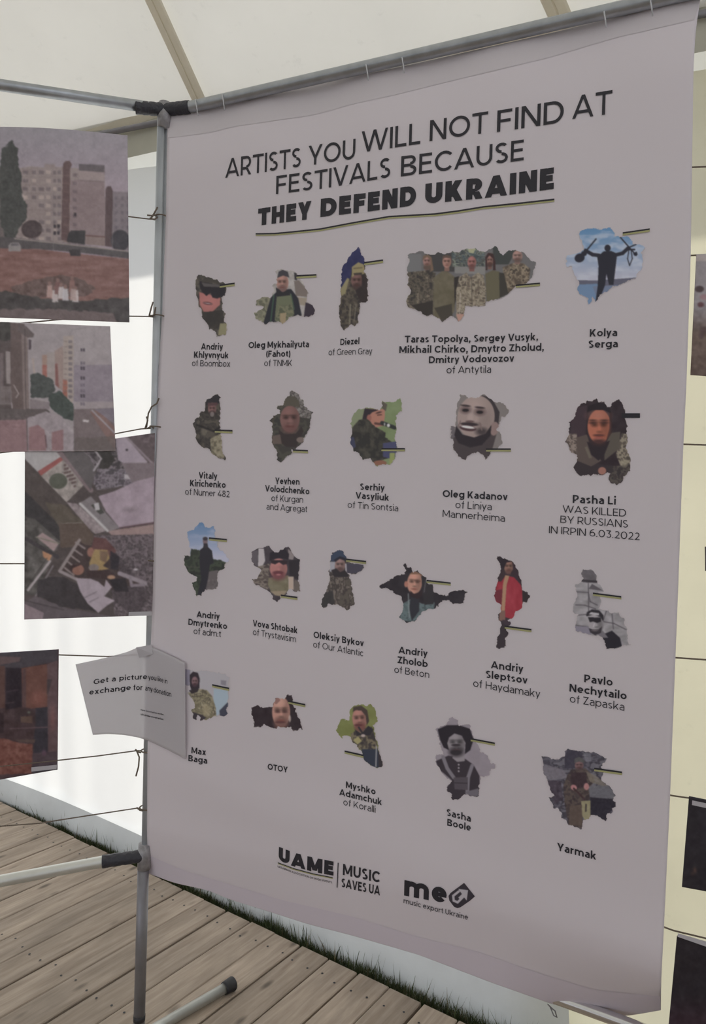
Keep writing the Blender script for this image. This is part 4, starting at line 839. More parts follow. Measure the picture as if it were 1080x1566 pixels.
# 10 dark portrait, orange light
m = [(440, 140), (470, 150), (505, 132), (525, 158), (560, 152), (575, 190), (600, 190), (615, 158), (660, 135), (680, 165), (702, 210), (700, 270), (715, 300), (712, 370), (722, 410), (705, 470), (722, 495), (742, 560), (738, 620), (718, 655), (690, 665), (688, 705), (650, 726), (605, 718), (592, 690), (600, 645), (575, 640), (545, 660), (500, 655), (460, 660), (400, 662), (365, 640), (348, 600), (372, 565), (370, 520), (330, 505), (312, 465), (295, 420), (315, 385), (318, 290), (350, 265), (370, 210), (395, 165), (435, 165)]
def f(p):
    p.C[:] = (46, 34, 40); p.mott(np.ones(len(p.X)), 8, 40); p.poly([(330, 200), (440, 180), (430, 400), (330, 400)], (62, 44, 52), .8); a = p.cov([(290, 380), (370, 370), (375, 520), (310, 510)]); p.camo(a, [(92, 78, 70), (148, 130, 116), (66, 54, 50)], 24, 2); a = p.cov([(680, 370), (725, 380), (745, 620), (690, 640), (640, 520)]); p.camo(a, [(60, 52, 48), (150, 138, 112), (78, 68, 60)], 22, 5)
    p.poly([(350, 560), (560, 590), (700, 600), (700, 730), (600, 720), (350, 660)], (50, 40, 44)); a = p.cov([(590, 600), (740, 590), (735, 660), (650, 726), (592, 700)]); p.camo(a, [(44, 36, 40), (84, 76, 66), (56, 46, 46)], 22, 3); p.poly([(370, 400), (440, 380), (470, 480), (540, 560), (470, 600), (370, 560)], (82, 68, 62)); p.poly([(600, 370), (670, 360), (660, 480), (560, 560), (560, 480)], (80, 72, 62)); p.poly([(440, 430), (540, 450), (600, 420), (560, 520), (520, 560), (470, 520)], (40, 30, 36)); p.poly([(440, 460), (475, 540), (455, 545), (425, 470)], (98, 88, 74))
    P = p.face(525, 325, 80, 118, (176, 90, 62), beard=None, eyes=True, dark=.62); p.ell(518, 250, 62, 32, (160, 100, 82), .6, soft=25); p.poly([(440, 230), (450, 185), (520, 160), (590, 180), (612, 240), (560, 212), (480, 212)], (36, 28, 34)); p.ell(522, 385, 40, 8, (96, 48, 40)); p.ell(520, 435, 52, 24, (58, 34, 36), .85, soft=10); p.ell(520, 405, 26, 8, (150, 72, 60)); p.poly([(595, 230), (612, 230), (612, 370), (570, 430), (595, 340)], (60, 36, 36), .8)
    for u in (480, 560): p.ell(u, 300, 24, 8, (60, 34, 32), .9, soft=6); p.ell(u, 282, 26, 5, (50, 30, 30), .9, soft=4)
    p.ell(545, 630, 28, 26, (152, 96, 80)); p.ell(700, 575, 20, 26, (148, 138, 110), .7, soft=8)
portrait(K6, m, f); flagbar(951, 635.5, 979, 635.5, black=True)
# 11 blue sky, figure in a field
m = [(215, 92), (240, 88), (252, 105), (265, 130), (300, 132), (330, 122), (340, 150), (335, 200), (355, 240), (362, 285), (400, 315), (425, 345), (445, 372), (440, 388), (410, 400), (412, 440), (375, 455), (350, 470), (358, 560), (350, 596), (300, 595), (262, 600), (235, 640), (195, 646), (200, 610), (175, 595), (165, 550), (195, 525), (205, 505), (170, 485), (135, 460), (108, 400), (110, 340), (150, 345), (155, 290), (140, 240), (128, 200), (130, 165), (160, 155), (185, 135), (205, 110)]
def f(p):
    t = np.clip((p.Y - 90) / 260, 0, 1)[:, None]; p.C = np.array([78, 118, 164.]) * (1 - t) + np.array([164, 166, 188.]) * t; n = p.noise(80, 40, seed=6)[:, None]; k = np.clip((n - .5) * 3, 0, 1) * .5; p.C = p.C * (1 - k) + np.array([170, 172, 188.]) * k
    a = p.cov([(100, 330), (150, 345), (160, 290), (215, 300), (330, 370), (380, 375), (425, 400), (420, 660), (100, 660)], 5); p.camo(a, [(48, 54, 46), (62, 72, 54), (42, 44, 42)], 40, 6); p.poly([(250, 470), (360, 450), (360, 600), (250, 610)], (92, 84, 84)); a = p.cov([(160, 520), (360, 520), (360, 650), (160, 650)]); p.mott(a, 16, 14); p.line([(120, 425), (230, 430)], 5, (84, 76, 70), .6)
    p.poly([(225, 300), (250, 280), (285, 278), (315, 305), (328, 400), (300, 410), (285, 520), (262, 620), (235, 640), (205, 640), (235, 520), (222, 400)], (42, 40, 48)); p.ell(265, 232, 18, 28, (112, 92, 98)); p.ell(265, 215, 19, 14, (60, 52, 58)); p.poly([(252, 250), (282, 250), (288, 285), (250, 285)], (50, 46, 52))
portrait(K7, m, f); flagbar(319.5, 824, 347, 826.5)
# 12 cap and sunglasses
m = [(615, 310), (660, 288), (695, 285), (705, 275), (745, 268), (760, 295), (785, 310), (805, 318), (825, 300), (870, 285), (888, 268), (905, 300), (920, 330), (935, 352), (972, 370), (975, 430), (962, 500), (968, 560), (975, 610), (940, 618), (915, 600), (905, 590), (890, 600), (870, 632), (830, 650), (830, 672), (800, 688), (775, 665), (760, 630), (730, 598), (680, 580), (640, 555), (612, 520), (650, 515), (690, 450), (645, 430), (610, 375)]
def f(p):
    p.C[:] = (62, 54, 60); p.mott(np.ones(len(p.X)), 10, 30); p.poly([(665, 285), (705, 290), (715, 380), (690, 430), (660, 420)], (172, 164, 164)); p.poly([(610, 310), (660, 300), (655, 430), (610, 380)], (88, 80, 86)); a = p.cov([(640, 430), (750, 400), (740, 600), (640, 560), (600, 520)]); p.camo(a, [(62, 50, 50), (130, 118, 104), (84, 72, 66)], 34, 4, 20); p.poly([(888, 290), (935, 340), (925, 372), (885, 370)], (130, 118, 116)); p.poly([(890, 380), (975, 370), (965, 520), (900, 500)], (44, 38, 44))
    p.poly([(740, 510), (800, 500), (890, 490), (900, 600), (860, 632), (760, 620), (735, 560)], (110, 102, 76)); p.mott(p.cov([(740, 500), (895, 490), (900, 640), (740, 640)]), 16, 30); p.poly([(888, 500), (930, 500), (930, 600), (890, 600)], (172, 150, 132)); p.poly([(935, 520), (975, 540), (975, 620), (930, 610)], (100, 88, 80)); p.poly([(755, 610), (880, 605), (850, 650), (790, 640)], (142, 124, 98))
    p.face(815, 440, 66, 76, (172, 106, 100), eyes=False, beard=(110, 56, 62)); p.poly([(745, 385), (752, 320), (800, 300), (860, 285), (895, 330), (890, 372), (820, 360), (760, 375)], (42, 36, 44)); p.poly([(755, 375), (885, 378), (880, 405), (850, 412), (820, 392), (790, 408), (762, 400)], (48, 36, 42)); p.ell(812, 470, 40, 14, (98, 44, 52), .8); p.ell(815, 485, 18, 6, (170, 100, 100))
portrait(K7, m, f); flagbar(429.5, 911.5, 455, 915)
# 13 helmet, hills
m = [(178, 110), (200, 88), (225, 80), (248, 90), (255, 105), (272, 125), (275, 150), (320, 165), (375, 165), (370, 190), (345, 215), (300, 222), (280, 220), (290, 245), (300, 290), (310, 350), (318, 400), (300, 412), (290, 430), (268, 437), (250, 415), (205, 405), (165, 400), (135, 425), (122, 422), (125, 380), (140, 345), (155, 312), (168, 290), (175, 235), (165, 215), (172, 170)]
def f(p):
    p.camo(np.ones(len(p.X)), [(60, 52, 50), (84, 74, 68), (48, 42, 44), (110, 98, 90)], 22, 5); p.poly([(170, 150), (205, 150), (200, 210), (170, 210)], (150, 148, 156)); p.poly([(270, 160), (380, 165), (350, 218), (272, 222)], (64, 60, 74)); p.line([(266, 165), (268, 215)], 8, (164, 158, 164)); p.face(232, 170, 30, 42, (140, 106, 100), beard=(84, 64, 62)); p.poly([(176, 140), (178, 110), (225, 78), (258, 92), (275, 130), (262, 145), (230, 132), (200, 150), (180, 150)], (50, 62, 86)); p.poly([(195, 140), (232, 118), (270, 132), (265, 145), (230, 134), (205, 152)], (38, 36, 48))
    p.poly([(180, 200), (210, 190), (232, 212), (262, 200), (285, 235), (260, 250), (200, 245)], (46, 40, 44)); p.camo(p.cov([(165, 240), (290, 240), (315, 400), (270, 435), (180, 400)]), [(84, 76, 66), (58, 50, 48), (120, 108, 96), (70, 60, 56)], 14, 8, 30); p.poly([(125, 340), (190, 320), (200, 400), (120, 425)], (48, 46, 48), .8)
portrait(K8, m, f); flagbar(529.5, 856.5, 560, 860)
# 14 head in crimea-like outline
m = [(605, 165), (620, 162), (630, 185), (655, 190), (665, 210), (690, 200), (712, 225), (735, 240), (745, 275), (778, 285), (785, 330), (830, 350), (870, 348), (885, 325), (918, 322), (930, 318), (985, 325), (965, 345), (962, 395), (920, 398), (895, 400), (870, 375), (835, 380), (810, 410), (785, 432), (750, 430), (715, 450), (690, 480), (665, 505), (625, 508), (580, 480), (600, 440), (602, 400), (592, 355), (560, 340), (530, 320), (500, 305), (470, 308), (465, 290), (500, 275), (540, 245), (590, 225), (615, 222), (618, 200)]
def f(p):
    p.C[:] = (44, 38, 44); p.mott(np.ones(len(p.X)), 7, 40); p.poly([(600, 400), (650, 370), (720, 400), (790, 390), (785, 435), (690, 485), (660, 508), (580, 490)], (74, 92, 96)); p.camo(p.cov([(600, 400), (650, 370), (720, 400), (790, 390), (785, 435), (690, 485), (660, 508), (580, 490)]), [(60, 74, 78), (92, 112, 112), (78, 94, 96)], 24, 3); p.poly([(650, 360), (700, 370), (700, 440), (655, 500), (640, 420)], (44, 44, 52)); p.line([(635, 340), (640, 480)], 7, (130, 138, 138), .7)
    p.face(672, 275, 44, 66, (184, 126, 104), rot=4, beard=None, dark=.6); p.poly([(640, 225), (665, 205), (712, 222), (725, 250), (700, 225), (665, 225)], (128, 88, 64)); p.ell(622, 283, 11, 18, (170, 104, 84)); p.poly([(645, 320), (668, 340), (700, 330), (715, 310), (715, 350), (690, 372), (650, 352)], (48, 34, 38)); p.line([(672, 262), (706, 266)], 5, (92, 56, 48), .8); p.poly([(712, 235), (745, 245), (780, 290), (785, 400), (730, 405), (718, 330)], (46, 42, 46)); p.line([(738, 260), (728, 330)], 6, (92, 88, 92), .8)
portrait(K8, m, f); flagbar(652.5, 889, 689.5, 893)
# 15 red robe with bandura
m = [(215, 115), (240, 112), (262, 126), (295, 135), (315, 160), (335, 195), (350, 245), (355, 300), (385, 308), (400, 330), (385, 360), (360, 365), (355, 395), (320, 415), (305, 450), (275, 460), (298, 480), (280, 495), (265, 502), (280, 530), (262, 565), (265, 610), (240, 618), (212, 612), (215, 560), (230, 535), (232, 505), (248, 485), (225, 465), (222, 430), (238, 410), (240, 380), (215, 360), (200, 325), (212, 290), (222, 235), (240, 180), (230, 150)]
def f(p):
    p.C[:] = (52, 42, 48); p.poly([(218, 245), (262, 215), (335, 232), (355, 290), (360, 400), (310, 460), (240, 440), (200, 340)], (160, 36, 50)); p.mott(p.cov([(218, 245), (262, 215), (335, 232), (355, 290), (360, 400), (310, 460), (240, 440), (200, 340)]), 16, 30, ys=60); p.poly([(200, 300), (250, 290), (250, 390), (205, 350)], (112, 34, 46)); p.face(282, 168, 26, 38, (140, 96, 80), beard=(96, 62, 56)); p.poly([(215, 112), (262, 124), (300, 140), (270, 145), (255, 180), (235, 160)], (42, 32, 40)); p.poly([(300, 140), (318, 160), (350, 240), (345, 265), (310, 225), (292, 205), (305, 180)], (54, 38, 46)); p.poly([(238, 190), (258, 185), (262, 220), (240, 250), (222, 250)], (58, 42, 46))
    p.poly([(262, 215), (285, 218), (270, 270), (260, 410), (240, 415), (250, 262)], (162, 118, 84)); p.poly([(232, 410), (262, 410), (262, 465), (228, 465)], (120, 84, 72)); p.poly([(358, 305), (400, 315), (395, 360), (358, 365)], (48, 38, 40)); p.poly([(245, 460), (290, 460), (298, 482), (262, 500)], (58, 44, 54))
portrait(K9, m, f); flagbar(772, 958.8, 813, 964.3)
# 16 grey stone wall, sunglasses
m = [(678, 205), (690, 182), (712, 188), (735, 180), (760, 205), (765, 240), (772, 258), (795, 285), (805, 302), (770, 308), (785, 335), (790, 380), (770, 400), (800, 405), (830, 408), (850, 425), (885, 420), (895, 440), (918, 450), (920, 480), (935, 515), (932, 545), (942, 595), (962, 593), (905, 605), (880, 618), (820, 622), (812, 590), (795, 560), (770, 548), (735, 545), (700, 532), (650, 522), (645, 495), (655, 470), (660, 430), (632, 420), (638, 380), (645, 355), (660, 320), (650, 290), (652, 265), (680, 255), (690, 235)]
def f(p):
    p.C[:] = (136, 132, 134); p.mott(np.ones(len(p.X)), 26, 40, ys=24)
    for a in ([(640, 305), (720, 310), (730, 360)], [(650, 378), (700, 380), (760, 400)], [(660, 435), (720, 430)], [(720, 260), (722, 430)], [(800, 470), (860, 480), (930, 515)], [(850, 425), (858, 510)], [(650, 490), (720, 500)], [(820, 410), (800, 470)], [(770, 380), (730, 360)]): p.line(a, 6, (74, 68, 74), .8)
    p.poly([(678, 205), (690, 180), (760, 190), (766, 258), (690, 255)], (92, 86, 90)); p.mott(p.cov([(678, 205), (690, 180), (760, 190), (766, 258), (690, 255)]), 16, 20); p.line([(682, 244), (768, 250)], 12, (52, 46, 52)); p.poly([(722, 290), (740, 262), (805, 302)], (84, 78, 84)); p.poly([(790, 545), (850, 520), (895, 560), (905, 605), (860, 622), (815, 622)], (34, 30, 40)); p.poly([(640, 495), (735, 500), (735, 545), (650, 522)], (120, 114, 128))
    p.poly([(752, 520), (800, 520), (830, 560), (790, 560)], (104, 98, 104)); p.face(762, 482, 42, 58, (146, 140, 142), rot=-8, eyes=False, mouth=False, beard=None, dark=.45)
    p.poly([(708, 440), (712, 418), (740, 403), (780, 408), (804, 436), (802, 470), (788, 446), (752, 430), (716, 440)], (40, 36, 42)); p.poly([(722, 430), (780, 436), (778, 424), (735, 418)], (164, 160, 162)); p.poly([(718, 446), (790, 448), (790, 470), (768, 478), (748, 470), (728, 474)], (34, 30, 36)); p.poly([(722, 506), (745, 514), (775, 514), (796, 496), (790, 532), (758, 546), (730, 530)], (50, 44, 50)); p.ell(756, 520, 18, 3, (112, 100, 104)); p.line([(754, 480), (748, 498)], 6, (170, 164, 166))
portrait(K9, m, f); flagbar(907, 908.5, 950.5, 914)
# 17 balaclava, camouflage
m = [(50, 118), (65, 100), (110, 108), (155, 105), (172, 122), (240, 112), (330, 130), (380, 140), (408, 160), (402, 250), (398, 330), (402, 360), (385, 375), (395, 410), (380, 436), (345, 428), (320, 425), (275, 440), (245, 458), (220, 455), (205, 460), (215, 430), (190, 420), (182, 455), (160, 445), (158, 410), (145, 380), (170, 368), (165, 330), (150, 300), (125, 290), (122, 265), (140, 245), (135, 215), (80, 222), (60, 200)]
def f(p):
    p.C[:] = (156, 152, 156); p.poly([(48, 95), (140, 105), (135, 225), (60, 220)], (126, 120, 136)); p.poly([(300, 240), (405, 250), (400, 380), (320, 425), (300, 330)], (142, 162, 174)); p.poly([(350, 180), (388, 185), (385, 220), (350, 210)], (124, 118, 128)); p.poly([(340, 390), (400, 330), (400, 430), (345, 436)], (58, 60, 76)); a = p.cov([(122, 265), (160, 262), (205, 240), (255, 250), (290, 290), (315, 370), (318, 430), (250, 460), (155, 450), (145, 380), (165, 330)]); p.camo(a, [(98, 90, 66), (140, 130, 96), (78, 70, 56), (156, 146, 112)], 22, 5)
    p.poly([(155, 400), (220, 420), (250, 440), (215, 462), (155, 450)], (54, 46, 52)); p.poly([(135, 145), (160, 122), (192, 130), (205, 170), (202, 235), (180, 255), (150, 255), (138, 220)], (48, 38, 46)); p.face(171, 190, 22, 34, (124, 90, 94), beard=(62, 44, 54)); p.poly([(130, 250), (200, 240), (190, 262), (150, 275)], (50, 42, 46)); p.line([(150, 295), (215, 290)], 5, (70, 62, 52)); p.ell(250, 385, 28, 40, (150, 136, 100), .7, soft=10)
portrait(K10, m, f); flagbar(324.4, 1048.5, 350.4, 1054)
# 18 bald head
m = [(560, 370), (600, 352), (625, 370), (670, 372), (705, 362), (718, 330), (730, 305), (750, 300), (790, 315), (800, 282), (838, 280), (842, 315), (850, 350), (870, 400), (890, 450), (915, 522), (885, 512), (875, 530), (845, 530), (830, 500), (800, 515), (770, 505), (740, 495), (735, 515), (690, 508), (650, 488), (620, 500), (580, 505), (578, 450), (560, 420)]
def f(p):
    p.C[:] = (46, 34, 40); p.mott(np.ones(len(p.X)), 7, 30); p.face(765, 400, 62, 106, (176, 122, 104), beard=(110, 72, 64), dark=.66); p.ell(750, 330, 34, 34, (192, 144, 122), .7, soft=18); p.poly([(722, 318), (748, 300), (760, 320), (735, 345), (722, 345)], (128, 84, 78), .8); p.ell(760, 470, 36, 8, (92, 52, 50)); p.ell(825, 445, 8, 24, (196, 176, 160), .7)
    for u in (742, 790): p.ell(u, 400, 18, 6, (84, 52, 50), .9, soft=4); p.ell(u, 386, 20, 4, (92, 60, 54), .8, soft=4)
portrait(K10, m, f); flagbar(441, 1073.5, 467, 1079)
# 19 green background, microphone
m = [(200, 125), (225, 105), (262, 98), (290, 108), (312, 95), (330, 115), (345, 140), (352, 195), (330, 215), (335, 260), (345, 300), (358, 330), (350, 350), (368, 380), (384, 420), (378, 442), (350, 450), (330, 442), (305, 432), (275, 405), (270, 375), (255, 350), (238, 322), (212, 310), (205, 275), (170, 272), (155, 285), (138, 265), (125, 240), (142, 205), (150, 178), (195, 185)]
def f(p):
    p.C[:] = (112, 118, 56); p.mott(np.ones(len(p.X)), 12, 40); a = p.cov([(205, 260), (240, 235), (320, 220), (345, 300), (355, 350), (260, 350), (205, 310)]); p.camo(a, [(52, 46, 50), (128, 116, 82), (74, 64, 56), (46, 42, 46)], 28, 6); p.poly([(262, 345), (350, 345), (385, 420), (375, 450), (330, 445), (275, 405)], (44, 50, 66)); p.line([(345, 330), (342, 440)], 6, (150, 148, 146)); p.poly([(355, 350), (385, 400), (380, 450), (358, 445)], (52, 44, 48))
    p.face(252, 178, 40, 62, (166, 108, 94), rot=-4, beard=(110, 62, 56)); p.poly([(215, 140), (218, 112), (262, 105), (295, 130), (305, 190), (292, 215), (285, 160), (262, 132), (232, 130)], (68, 54, 48)); p.ell(245, 212, 22, 6, (92, 44, 46)); p.poly([(225, 235), (262, 260), (300, 215), (330, 235), (310, 270), (240, 270)], (44, 40, 46)); p.poly([(215, 295), (245, 275), (265, 300), (240, 320)], (150, 140, 84)); p.line([(248, 225), (272, 262)], 10, (44, 40, 46)); p.ell(272, 270, 12, 8, (168, 150, 140))
portrait(K11, m, f); flagbar(527, 1150, 556, 1156.5)
# 20 wide brimmed hat, harness
m = [(745, 172), (765, 168), (788, 185), (800, 215), (850, 205), (868, 240), (882, 290), (900, 320), (918, 355), (960, 385), (975, 420), (1003, 425), (1002, 448), (975, 455), (960, 490), (918, 495), (915, 530), (908, 560), (912, 580), (905, 608), (860, 600), (825, 595), (805, 622), (768, 624), (758, 612), (765, 590), (735, 572), (730, 545), (745, 535), (762, 520), (735, 505), (700, 470), (672, 420), (670, 400), (672, 370), (710, 375), (705, 340), (690, 300), (682, 262), (668, 235), (690, 222), (735, 212)]
def f(p):
    p.C[:] = (132, 122, 130); p.mott(np.ones(len(p.X)), 6, 30); p.poly([(672, 410), (740, 380), (830, 395), (880, 430), (912, 490), (912, 610), (850, 602), (808, 625), (755, 625), (730, 560), (760, 515), (690, 455)], (50, 42, 50)); p.poly([(775, 370), (830, 365), (832, 410), (790, 415), (762, 392)], (132, 124, 128)); p.face(785, 312, 50, 66, (128, 120, 124), beard=(46, 40, 46), dark=.6)
    p.poly([(682, 235), (735, 212), (800, 212), (860, 232), (880, 290), (862, 350), (832, 372), (836, 310), (815, 270), (775, 258), (745, 280), (735, 312), (745, 350), (715, 335), (695, 290)], (36, 30, 38)); p.ell(783, 322, 26, 7, (52, 44, 50)); p.ell(783, 362, 30, 14, (44, 38, 44))
    for a in ([(712, 388), (735, 450), (770, 500)], [(872, 435), (850, 500), (845, 590)]): p.line(a, 20, (112, 106, 114))
    p.poly([(770, 500), (848, 498), (848, 570), (775, 565)], (74, 66, 74)); p.line([(775, 530), (845, 532)], 5, (46, 40, 46)); p.poly([(832, 580), (908, 560), (905, 605), (860, 600)], (96, 90, 98))
    for y in (430, 448, 466): p.ell(798, y, 5, 5, (150, 144, 148))
portrait(K11, m, f); flagbar(720, 1131, 757, 1138)
# 21 rocks, sitting figure
m = [(240, 275), (265, 272), (305, 295), (350, 300), (410, 270), (412, 240), (440, 222), (500, 235), (570, 245), (640, 250), (700, 275), (725, 300), (712, 330), (685, 355), (700, 400), (688, 435), (690, 465), (740, 495), (765, 530), (793, 575), (770, 605), (795, 620), (795, 650), (770, 665), (770, 700), (735, 710), (720, 760), (700, 755), (660, 725), (605, 720), (600, 745), (550, 760), (548, 805), (535, 825), (500, 810), (445, 795), (425, 755), (385, 745), (390, 710), (370, 672), (330, 665), (310, 620), (290, 590), (330, 575), (300, 520), (285, 455), (260, 410), (245, 375), (255, 340)]
def f(p):
    a = np.ones(len(p.X)); p.camo(a, [(62, 58, 70), (88, 84, 96), (50, 46, 56), (104, 102, 110)], 70, 4, 30); p.poly([(240, 330), (400, 380), (440, 440), (300, 460), (245, 400)], (112, 106, 114), .8); p.poly([(590, 500), (740, 495), (800, 580), (760, 605), (600, 580)], (96, 96, 102), .8); p.poly([(600, 585), (790, 600), (790, 660), (735, 715), (720, 762), (600, 722)], (38, 34, 46)); p.poly([(285, 460), (380, 460), (400, 600), (330, 640)], (62, 52, 64)); a = p.cov([(280, 470), (400, 460), (400, 700), (290, 640)]); p.mott(a, 24, 20); p.poly([(550, 255), (610, 255), (610, 320), (570, 320)], (110, 110, 118), .6)
    p.poly([(410, 270), (440, 222), (540, 240), (545, 300), (470, 370), (410, 370)], (56, 52, 66)); p.camo(p.cov([(460, 380), (500, 370), (570, 370), (620, 420), (640, 470), (590, 510), (600, 600), (560, 620), (540, 820), (440, 790), (410, 620), (400, 500), (430, 420)], 3), [(64, 52, 52), (86, 72, 64), (52, 42, 46)], 34, 5); p.poly([(570, 390), (640, 420), (740, 500), (690, 500), (600, 470)], (118, 108, 92), .7); p.poly([(460, 400), (570, 400), (580, 500), (500, 520), (455, 470)], (56, 40, 46))
    p.face(520, 345, 32, 34, (120, 84, 84), beard=(70, 52, 54)); p.poly([(482, 330), (486, 295), (522, 282), (555, 300), (560, 330), (520, 318)], (78, 76, 76)); p.ell(480, 512, 24, 20, (168, 108, 108), rot=30); p.ell(575, 505, 20, 26, (164, 106, 104)); p.line([(480, 520), (560, 600)], 14, (62, 40, 44)); p.poly([(535, 615), (605, 610), (605, 745), (565, 760), (540, 720)], (134, 126, 90)); p.line([(572, 640), (570, 690)], 12, (60, 50, 50)); p.poly([(450, 650), (540, 640), (545, 800), (445, 795)], (84, 68, 60)); p.mott(np.ones(len(p.X)), 9, 12)
portrait(K12, m, f); flagbar(909, 1176.5, 951.5, 1182.5, 2.6)
# arrow emblem
m = [(930, 240), (980, 303), (958, 322), (915, 352), (900, 357), (884, 351), (862, 322), (858, 300), (868, 286)]
def f(p):
    p.C[:] = (44, 38, 46); c = (152, 146, 150); p.line([(905, 280), (880, 300), (882, 322), (900, 330), (925, 305)], 11, c); p.poly([(903, 268), (948, 274), (942, 322), (928, 305), (912, 318), (903, 308), (920, 292)], c)
print_grid('logo_emblem', 684, 1348, 729, 1392, .5, ban, OFF * .8, f, m, 0, 8, (400, 1270, 3.0), M['print'], banner)
# ------------------------------------------------------------------ photographs hung on the twines
def lef(x, y, off=0.0): return LEF.hit(x, y, off)
def photo(name, label, cat, group, quad, paint, plane, off, crop=(0, 0, 1.0), curl=None, step=1.1, ref=.27, strip=None, alb=.70):
    """quad: TL, TR, BR, BL picture points; the print is a thin sheet on the plane of the twines"""
    ox, oy, s = crop; Q = [np.array(q, float) for q in quad]
    w_ = max(np.linalg.norm(Q[1] - Q[0]), np.linalg.norm(Q[2] - Q[3])); h_ = max(np.linalg.norm(Q[3] - Q[0]), np.linalg.norm(Q[2] - Q[1]))
    nx = int(w_ / step); ny = int(h_ / step); px = []; vs = []
    for j in range(ny + 1):
        v = j / ny
        for i in range(nx + 1):
            u = i / nx; p = (Q[0] * (1 - u) + Q[1] * u) * (1 - v) + (Q[3] * (1 - u) + Q[2] * u) * v
            d = off
            if curl: a, b = curl(u, v); p = p + np.array([0, a]); d += b
            px.append(p); vs.append(plane.hit(p[0], p[1], d))
    px = np.array(px); P = Paint((px[:, 0] - ox) * s, (px[:, 1] - oy) * s, (110, 104, 108)); P.step = step * s; paint(P); P.C = desat(soften(P.C, nx + 1, ny + 1, 1), .30); P.mott(np.ones(len(P.X)), 7, 9 * s); P.mott(np.ones(len(P.X)), 5, 3.2 * s, 8); P.C = P.C * .93
    base = np.array(vs[ny * (nx + 1) + nx // 2]); root = empty(name, tuple(base)); tag(root, label, cat, group)
    fs = [(j * (nx + 1) + i, (j + 1) * (nx + 1) + i, (j + 1) * (nx + 1) + i + 1, j * (nx + 1) + i + 1) for j in range(ny) for i in range(nx)]
    o = link_mesh('paper', vs, fs, M['photo'], None, True); color_mesh(o, to_albedo(P.C, ref, alb)); adopt(o, root)
    md = o.modifiers.new('thickness', 'SOLIDIFY'); md.thickness = .0012; md.offset = -1
    if strip:
        sv = [plane.hit(x, y, off + .0018) for x, y in strip]; adopt(link_mesh('caption_strip', sv, [(0, 1, 2, 3)], M['strip']), root)
    return root
PG = 'photographs hung on the left twines'
